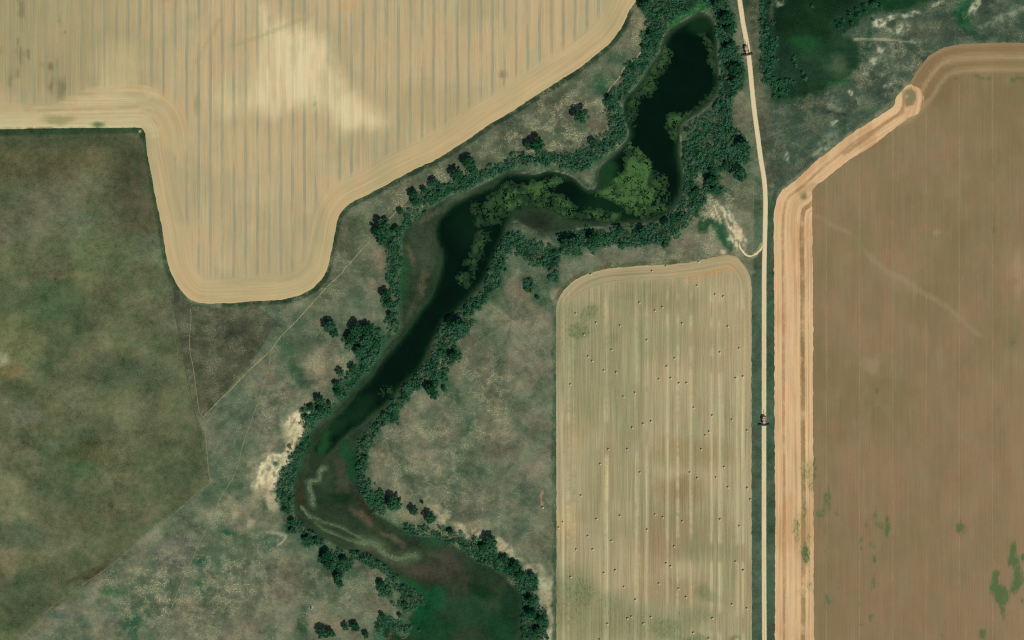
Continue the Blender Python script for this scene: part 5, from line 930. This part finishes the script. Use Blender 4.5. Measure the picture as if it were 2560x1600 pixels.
indiv = rest[:300 - len(singles)]; mass = rest[300 - len(singles):]
def single_label(px, py):
    return None
SL = ['pale teal shrub on the left side of the northeast marsh', 'small shrub beside the pale teal one on the marsh left side', 'small shrub left of the central marsh trio', 'largest shrub of the central marsh trio', 'upper shrub of the central marsh trio', 'dark upper shrub of the pair below the marsh trio', 'pale lower shrub of the pair below the marsh trio',
  'shrub at the very bottom left corner of the northeast marsh', 'little shrub right of the bottom left corner shrub of the marsh', 'lowest pale shrub on the marsh north rim', 'small shrub above the lowest pale rim shrub', 'small shrub left of the lowest pale rim shrub', 'pale shrub below the middle of the marsh rim row', 'pale shrub in the middle of the marsh rim row',
  'tiny shrub under the lowest rim shrub, marsh east side', 'large pale shrub next to the marsh rim knoll', 'shrub between the knoll and the large pale rim shrub', 'small shrub beside the cream knoll of the marsh', 'widest shrub near the top of the marsh rim', 'shrub right of the widest rim shrub', 'shrub above the large pale rim shrub', 'small shrub above the middle rim shrub',
  'lone small shrub inside the dark top of the marsh', 'pale round shrub alone in the dark gap beside lush reeds', 'small shrub at the top of the lush reed scrub', 'small shrub standing within the lush green reeds', 'small pale shrub where the lush reeds begin', 'tiny shrub south of the south bank belt', 'shrub at the left edge of the green hollow, upper one', 'shrub at the left edge of the green hollow, lower one']
belt_y = {}
for (px, py, r, where) in indiv:
    a, b_ = belt_y.get(where, (py, py)); belt_y[where] = (min(a, py), max(b_, py))
for i, (px, py, r, where) in enumerate(singles + indiv):
    k = random.randrange(8); wx, wy = W(px, py); o = bpy.data.objects.new('willow_shrub', SH_PROTO[k][2]); COL.objects.link(o)
    s = r / 3 * 1.12; o.location = (wx, wy, hat(px, py)); o.scale = (s, s * random.uniform(.85, 1.15), s * random.uniform(.8, 1.2)); o.rotation_euler = (0, 0, random.uniform(0, 6.28))
    if where is not None:
        sect = belt_y[where]; q = (py - sect[0]) / (sect[1] - sect[0] + 1e-6); dco = float(sdf(np.array([px]), np.array([py]), CORR)[0])
        wl = 'willow shrub ' + where + ', ' + ('northern' if q < .33 else 'middle' if q < .67 else 'southern') + ' part, ' + ('water side' if dco < 14 else 'meadow side' if dco > 32 else 'mid width')
    tag(o, SL[i] if where is None else wl, 'shrub', 'willow shrubs on the river banks and marsh')
Vs, Fs = [], []; b = 0
for (px, py, r, where) in mass:
    V0, F0, _ = SH_PROTO[random.randrange(8)]; s = r / 3 * 1.12; a = random.uniform(0, 6.28); ca, sa = math.cos(a) * s, math.sin(a) * s; wx, wy = W(px, py)
    v = np.empty_like(V0); v[:, 0] = V0[:, 0] * ca - V0[:, 1] * sa + wx; v[:, 1] = V0[:, 0] * sa + V0[:, 1] * ca + wy; v[:, 2] = V0[:, 2] * s * random.uniform(.8, 1.2) + hat(px, py)
    Vs.append(v); Fs.append(F0 + b); b += len(v)
o = link('willow_scrub', npmesh('willow_scrub', np.vstack(Vs), np.vstack(Fs)), LM_SHRUB)
tag(o, 'low teal willow scrub filling the belts along the old river banks', 'scrub', kind='stuff')

# ================================================================== BALES
BALES = T(2, 1, [(743, 1080), (1321, 1050), (1452, 1003), (1760, 963), (1746, 1188), (1917, 1272), (1995, 1288), (1203, 1348), (1420, 1389), (1349, 1424), (600, 1452)]) + \
 T(2, 2, [(793, 26), (1020, 53), (678, 137), (1606, 32), (2038, 61), (1272, 191), (940, 283), (717, 345), (754, 387), (867, 478), (983, 496), (1535, 361), (1460, 440), (1385, 561), (1498, 549), (1576, 597), (1648, 595), (1963, 306), (2146, 268), (2181, 533), (2112, 549),
          (550, 609), (1160, 687), (1052, 724), (1715, 829), (1892, 901), (2076, 943), (2220, 1044), (1312, 958), (1237, 981), (1134, 1018), (1860, 1055), (1825, 1090), (910, 1220), (1089, 1220), (832, 1360), (1788, 1220), (2003, 1389), (1207, 1440), (1679, 1441), (1748, 1493), (1926, 1489)]) + \
 T(2, 3, [(2038, 69), (2222, 74), (2251, 183), (649, 147), (1018, 338), (797, 368), (478, 396), (440, 449), (1351, 325), (1424, 351), (1607, 391), (1275, 469), (1964, 371), (2147, 435), (715, 529), (939, 575), (605, 656), (760, 656), (1531, 627), (1457, 787), (1496, 815), (2111, 773), (2184, 853),
          (975, 853), (866, 878), (552, 916), (1055, 1010), (1386, 978), (1571, 1027), (1642, 1107), (1165, 1131), (2076, 1175), (2218, 1213), (1128, 1291), (1090, 1308), (1310, 1295), (1240, 1356), (900, 1359), (1892, 1306), (1711, 1443), (1857, 1497), (827, 1508)])
def bale_mesh():
    V = []; Fq = []; n = 20; prof = [(-.62, .0), (-.62, .35), (-.60, .70), (-.54, .77), (-.2, .785), (.2, .785), (.54, .77), (.60, .70), (.62, .35), (.62, .0)]
    for (xx, rr) in prof:
        for k in range(n):
            a = 2 * PI * k / n; q = rr * (1 + .02 * math.sin(5 * a) + random.uniform(-.01, .01)); V.append((xx, q * math.cos(a), .75 + q * math.sin(a) * .97))
    for i in range(len(prof) - 1):
        for k in range(n): Fq.append((i * n + k, i * n + (k + 1) % n, (i + 1) * n + (k + 1) % n, (i + 1) * n + k))
    return npmesh('straw_bale', V, Fq, None, True)
g = NG('straw', .9, .1); x_, y_, z_ = g.pos(); tc = g.n('ShaderNodeTexCoord'); n = g.noise(tc.outputs['Object'], 9, 4, .7)
g.base(g.mix(n, (.42, .36, .22, 1), (.60, .53, .37, 1))); g.bump(n, .03); STRAW = g.m
bme = bale_mesh(); bme.materials.append(STRAW)
ORD = ['', 'first', 'second', 'third', 'fourth', 'fifth', 'sixth', 'seventh', 'eighth', 'ninth', 'tenth', 'eleventh', 'twelfth', 'thirteenth', 'fourteenth', 'fifteenth', 'sixteenth', 'seventeenth', 'eighteenth', 'nineteenth']
TEN = {2: 'twenty', 3: 'thirty', 4: 'forty', 5: 'fifty'}
def ordw(n):
    if n < 20: return ORD[n]
    return (TEN[n // 10][:-1] + 'ieth') if n % 10 == 0 else TEN[n // 10] + '-' + ORD[n % 10]
order = sorted(range(len(BALES)), key=lambda i: BALES[i][1]); rank = {i: r + 1 for r, i in enumerate(order)}; NB = len(BALES)
def side(px):
    return ['by the left edge', 'left of the middle', 'near the middle', 'right of the middle', 'by the road side'][min(4, max(0, int((px - 1390) / 98)))]
for i, (px, py) in enumerate(BALES):
    wx, wy = W(px + .9, py + .9); o = bpy.data.objects.new('straw_bale', bme); COL.objects.link(o)
    o.location = (wx, wy, .03); s = random.uniform(.9, 1.0); o.scale = (s, s, s); o.rotation_euler = (0, 0, random.choice([PI / 2, PI / 2, 0]) + random.uniform(-.5, .5))
    r = rank[i]; half = r <= NB // 2
    tag(o, 'round straw bale, %s %s of the hay field, %s' % (ordw(r if half else NB + 1 - r), 'from the top' if half else 'from the bottom', side(px)), 'bale', 'round straw bales in the hay field')
px, py = tp(2, 3, 290, 257); wx, wy = W(px + 1, py + 1); o = bpy.data.objects.new('straw_bale', bme); COL.objects.link(o); o.location = (wx, wy, hat(px, py)); o.rotation_euler = (0, 0, .2)
tag(o, 'round straw bale outside the hay field, at the end of a reddish scar', 'bale', 'round straw bales in the hay field')

# ================================================================== STOCK TANK
px, py = tp(1, 3, 522, 1205); wx, wy = W(px, py); e = bpy.data.objects.new('stock_tank', None); COL.objects.link(e); e.location = (wx, wy, hat(px, py) + .05)
tag(e, 'small round pale stock tank in the meadow south of the river bend', 'trough')
V = []; Fq = []; n = 28; prof = [(1.75, 0), (1.8, .75), (1.72, .8), (1.62, .76), (1.58, .3)]
for (rr, zz) in prof:
    for k in range(n): a = 2 * PI * k / n; V.append((rr * math.cos(a), rr * math.sin(a), zz))
for i in range(len(prof) - 1):
    for k in range(n): Fq.append((i * n + k, i * n + (k + 1) % n, (i + 1) * n + (k + 1) % n, (i + 1) * n + k))
g = NG('galvanised', .5, .4); x_, y_, z_ = g.pos(); g.base(g.mix(g.noise(g.P, 1.5, 3), (.45, .5, .46, 1), (.72, .76, .70, 1))); GALV = g.m
link('tank_wall', npmesh('tank_wall', V, Fq, None, True), GALV, e)
V = [(0, 0, .5)] + [(1.6 * math.cos(2 * PI * k / n), 1.6 * math.sin(2 * PI * k / n), .5) for k in range(n)]
g = NG('tank_water_green', .2, .4); x_, y_, z_ = g.pos(); g.base(g.mix(g.ss(.45, .6, g.noise(g.P, .5, 3)), (.02, .06, .04, 1), (.22, .36, .28, 1)))
link('tank_water', npmesh('tank_water', V, [(0, k + 1, (k + 1) % n + 1) for k in range(n)]), g.m, e)

# ================================================================== COMBINE HARVESTERS
def plain(name, a, b, rough=.5, sc=2.0, metal=0.0):
    g = NG(name, rough, .4); tc = g.n('ShaderNodeTexCoord'); g.base(g.mix(g.noise(tc.outputs['Object'], sc, 5, .65), a, b)); g.b.inputs['Metallic'].default_value = metal; return g.m
RED = plain('dusty_red_paint', (.20, .045, .03, 1), (.33, .13, .10, 1)); GREY = plain('dusty_roof', (.36, .31, .26, 1), (.52, .45, .38, 1)); DARK = plain('dark_steel', (.018, .022, .016, 1), (.05, .055, .04, 1)); RUB = plain('tyre_rubber', (.015, .015, .013, 1), (.05, .045, .035, 1), .9)
GLS = plain('cab_glass', (.01, .015, .015, 1), (.02, .03, .03, 1), .08); PALE = plain('pale_panel', (.40, .28, .24, 1), (.55, .43, .37, 1)); STEEL = plain('worn_steel', (.12, .12, .10, 1), (.28, .27, .23, 1), .5); GRAIN = plain('grain', (.42, .30, .14, 1), (.58, .44, .24, 1), .9, 9)
class MB:
    def __init__(s): s.V = []; s.F = []
    def hexa(s, lo, hi):   # lo/hi: z, x0,x1,y0,y1
        b = len(s.V)
        for (z, x0, x1, y0, y1) in (lo, hi): s.V += [(x0, y0, z), (x1, y0, z), (x1, y1, z), (x0, y1, z)]
        s.F += [(b + 3, b + 2, b + 1, b), (b + 4, b + 5, b + 6, b + 7)] + [(b + i, b + (i + 1) % 4, b + 4 + (i + 1) % 4, b + 4 + i) for i in range(4)]; return s
    def box(s, x0, x1, y0, y1, z0, z1, tx=0, ty=0): return s.hexa((z0, x0, x1, y0, y1), (z1, x0 + tx, x1 - tx, y0 + ty, y1 - ty))
    def cyl(s, p0, p1, r0, r1=None, n=16):
        r1 = r0 if r1 is None else r1; b = len(s.V); p0 = np.array(p0, float); p1 = np.array(p1, float); d = p1 - p0; d /= np.linalg.norm(d); h = (0, 0, 1) if abs(d[2]) < .9 else (1, 0, 0); a = np.cross(d, h); a /= np.linalg.norm(a); c = np.cross(d, a)
        for (p, q) in ((p0, r0), (p1, r1)):
            for k in range(n): s.V.append(tuple(p + (a * math.cos(2 * PI * k / n) + c * math.sin(2 * PI * k / n)) * q))
        s.V += [tuple(p0), tuple(p1)]
        for k in range(n):
            j = (k + 1) % n; s.F.append((b + j, b + k, b + n + k, b + n + j)); s.F.append((b + k, b + j, b + 2 * n, b + 2 * n)); s.F.append((b + n + j, b + n + k, b + 2 * n + 1, b + 2 * n + 1))
        return s
    def build(s, name, mat, parent=None, bev=.04):
        me = bpy.data.meshes.new(name); me.from_pydata([tuple(map(float, v)) for v in s.V], [], [tuple(dict.fromkeys(f)) for f in s.F]); me.update()
        o = link(name, me, mat, parent)
        if bev:
            m = o.modifiers.new('bevel', 'BEVEL'); m.width = bev; m.segments = 2; m.limit_method = 'ANGLE'; m.angle_limit = math.radians(50)
        return o
def combine():   # faces -Y (south), origin on the ground below the body
    e = bpy.data.objects.new('combine_harvester', None); COL.objects.link(e)
    MB().box(-1.25, 1.25, -1.9, 2.6, .9, 2.7, .06, .12).box(-1.1, 1.1, 2.55, 3.6, 1.1, 2.45, .12, .25).build('body', RED, e)
    MB().box(-1.3, 1.3, 1.4, 2.75, 2.72, 3.1, .12, .15).build('engine_deck', GREY, e)
    MB().cyl((.55, 2.1, 3.1), (.55, 2.1, 3.3), .42).build('air_intake', GREY, e, .02)
    MB().cyl((-.8, 1.7, 3.0), (-.8, 1.7, 3.75), .09, n=10).build('exhaust_pipe', STEEL, e, 0)
    t = MB()
    for (x0, x1, y0, y1) in ((-1.5, -1.42, -.7, 1.35), (1.42, 1.5, -.7, 1.35), (-1.5, 1.5, -.75, -.67), (-1.5, 1.5, 1.3, 1.38)): t.box(x0, x1, y0, y1, 2.6, 3.5)
    t.build('grain_tank', PALE, e, .02)
    MB().box(-1.4, 1.4, -.66, 1.29, 2.8, 3.1, .5, .4).build('grain', GRAIN, e, .05)
    c = MB().box(-.85, .85, -2.55, -.95, 1.75, 3.25, .06, .10).build('cab', GLS, e)
    MB().box(-.98, .98, -2.8, -.9, 3.27, 3.45, .08, .08).build('cab_roof', PALE, c)
    MB().box(-1.5, -.9, -2.3, -1.2, 1.6, 1.7).build('platform', STEEL, e, 0)
    l = MB()
    for k in range(5): l.box(-1.75, -1.45, -2.2, -1.7, .4 + .25 * k, .44 + .25 * k)
    l.box(-1.77, -1.73, -2.22, -2.18, .3, 2.4).box(-1.77, -1.73, -1.72, -1.68, .3, 2.4).build('ladder', STEEL, e, 0)
    MB().hexa((.5, -.65, .65, -3.5, -1.7), (1.7, -.65, .65, -3.1, -1.7)).build('feeder_house', RED, e)
    MB().cyl((1.45, -.2, 3.2), (1.35, 6.3, 3.3), .17, .17, 12).cyl((1.35, 6.3, 3.3), (1.35, 6.55, 2.95), .17, .14, 12).build('unloading_auger', RED, e, 0)
    for sx in (-1, 1):
        w = MB().cyl((sx * 1.28, -1.4, .92), (sx * 1.95, -1.4, .92), .92, n=26).build('wheel', RUB, e, .08)
        MB().cyl((sx * 1.9, -1.4, .92), (sx * 1.98, -1.4, .92), .45, n=18).build('rim', PALE, w, .02)
        w = MB().cyl((sx * 1.15, 2.5, .62), (sx * 1.55, 2.5, .62), .62, n=22).build('wheel', RUB, e, .06)
        MB().cyl((sx * 1.5, 2.5, .62), (sx * 1.58, 2.5, .62), .3, n=16).build('rim', PALE, w, .02)
        MB().box(sx * 1.05 - .12, sx * 1.05 + .12, -2.6, -2.5, 2.5, 2.8).build('mirror', DARK, c, .02)
    hd = MB().box(-4.7, 4.7, -3.55, -3.42, .25, 1.25).box(-4.7, 4.7, -4.7, -3.5, .2, .3).box(-4.72, -4.6, -5.1, -3.45, .2, 1.05).box(4.6, 4.72, -5.1, -3.45, .2, 1.05).build('header', DARK, e, .03)
    MB().cyl((-4.55, -3.85, .62), (4.55, -3.85, .62), .22, n=14).build('header_auger', STEEL, hd, 0)
    r = MB().cyl((-4.55, -4.5, 1.05), (4.55, -4.5, 1.05), .06, n=8)
    for k in range(6):
        a = 2 * PI * k / 6 + .3; yy, zz = -4.5 + .5 * math.cos(a), 1.05 + .5 * math.sin(a); r.box(-4.5, 4.5, yy - .045, yy + .045, zz - .03, zz + .03)
        for xx in (-4.5, -2.25, 0, 2.25, 4.5): r.cyl((xx, -4.5, 1.05), (xx, yy, zz), .025, n=5)
    r.build('reel', DARK, hd, 0)
    kn = MB()
    for k in range(46): xx = -4.6 + k * .204; kn.hexa((.2, xx - .05, xx + .05, -4.9, -4.68), (.24, xx - .015, xx + .015, -4.88, -4.68))
    kn.build('cutter_bar', STEEL, hd, 0)
    for sx in (-1, 1): MB().hexa((.2, sx * 4.72 - .12, sx * 4.72 + .12, -5.5, -4.9), (.7, sx * 4.72 - .04, sx * 4.72 + .04, -5.1, -4.9)).build('crop_divider', RED, hd, .02)
    return e
def copy_tree(o, parent=None):
    c = o.copy(); COL.objects.link(c)
    if parent: c.parent = parent
    for ch in [q for q in bpy.data.objects if q.parent == o]: copy_tree(ch, c)
    return c
h1 = combine(); h2 = copy_tree(h1)
for (h, px, py, az, lab) in ((h1, 1910, 1050, 0, 'red combine harvester with wide header driving down the straight road beside the hay field'), (h2, 1866, 124.5, 9.5, 'red combine harvester with wide header on the slanting road beside the upper pond')):
    wx, wy = W(px, py); h.location = (wx, wy, .16); h.rotation_euler = (0, 0, math.radians(az)); tag(h, lab, 'harvester', 'combine harvesters driving on the gravel road')
print('objects', len(bpy.data.objects))
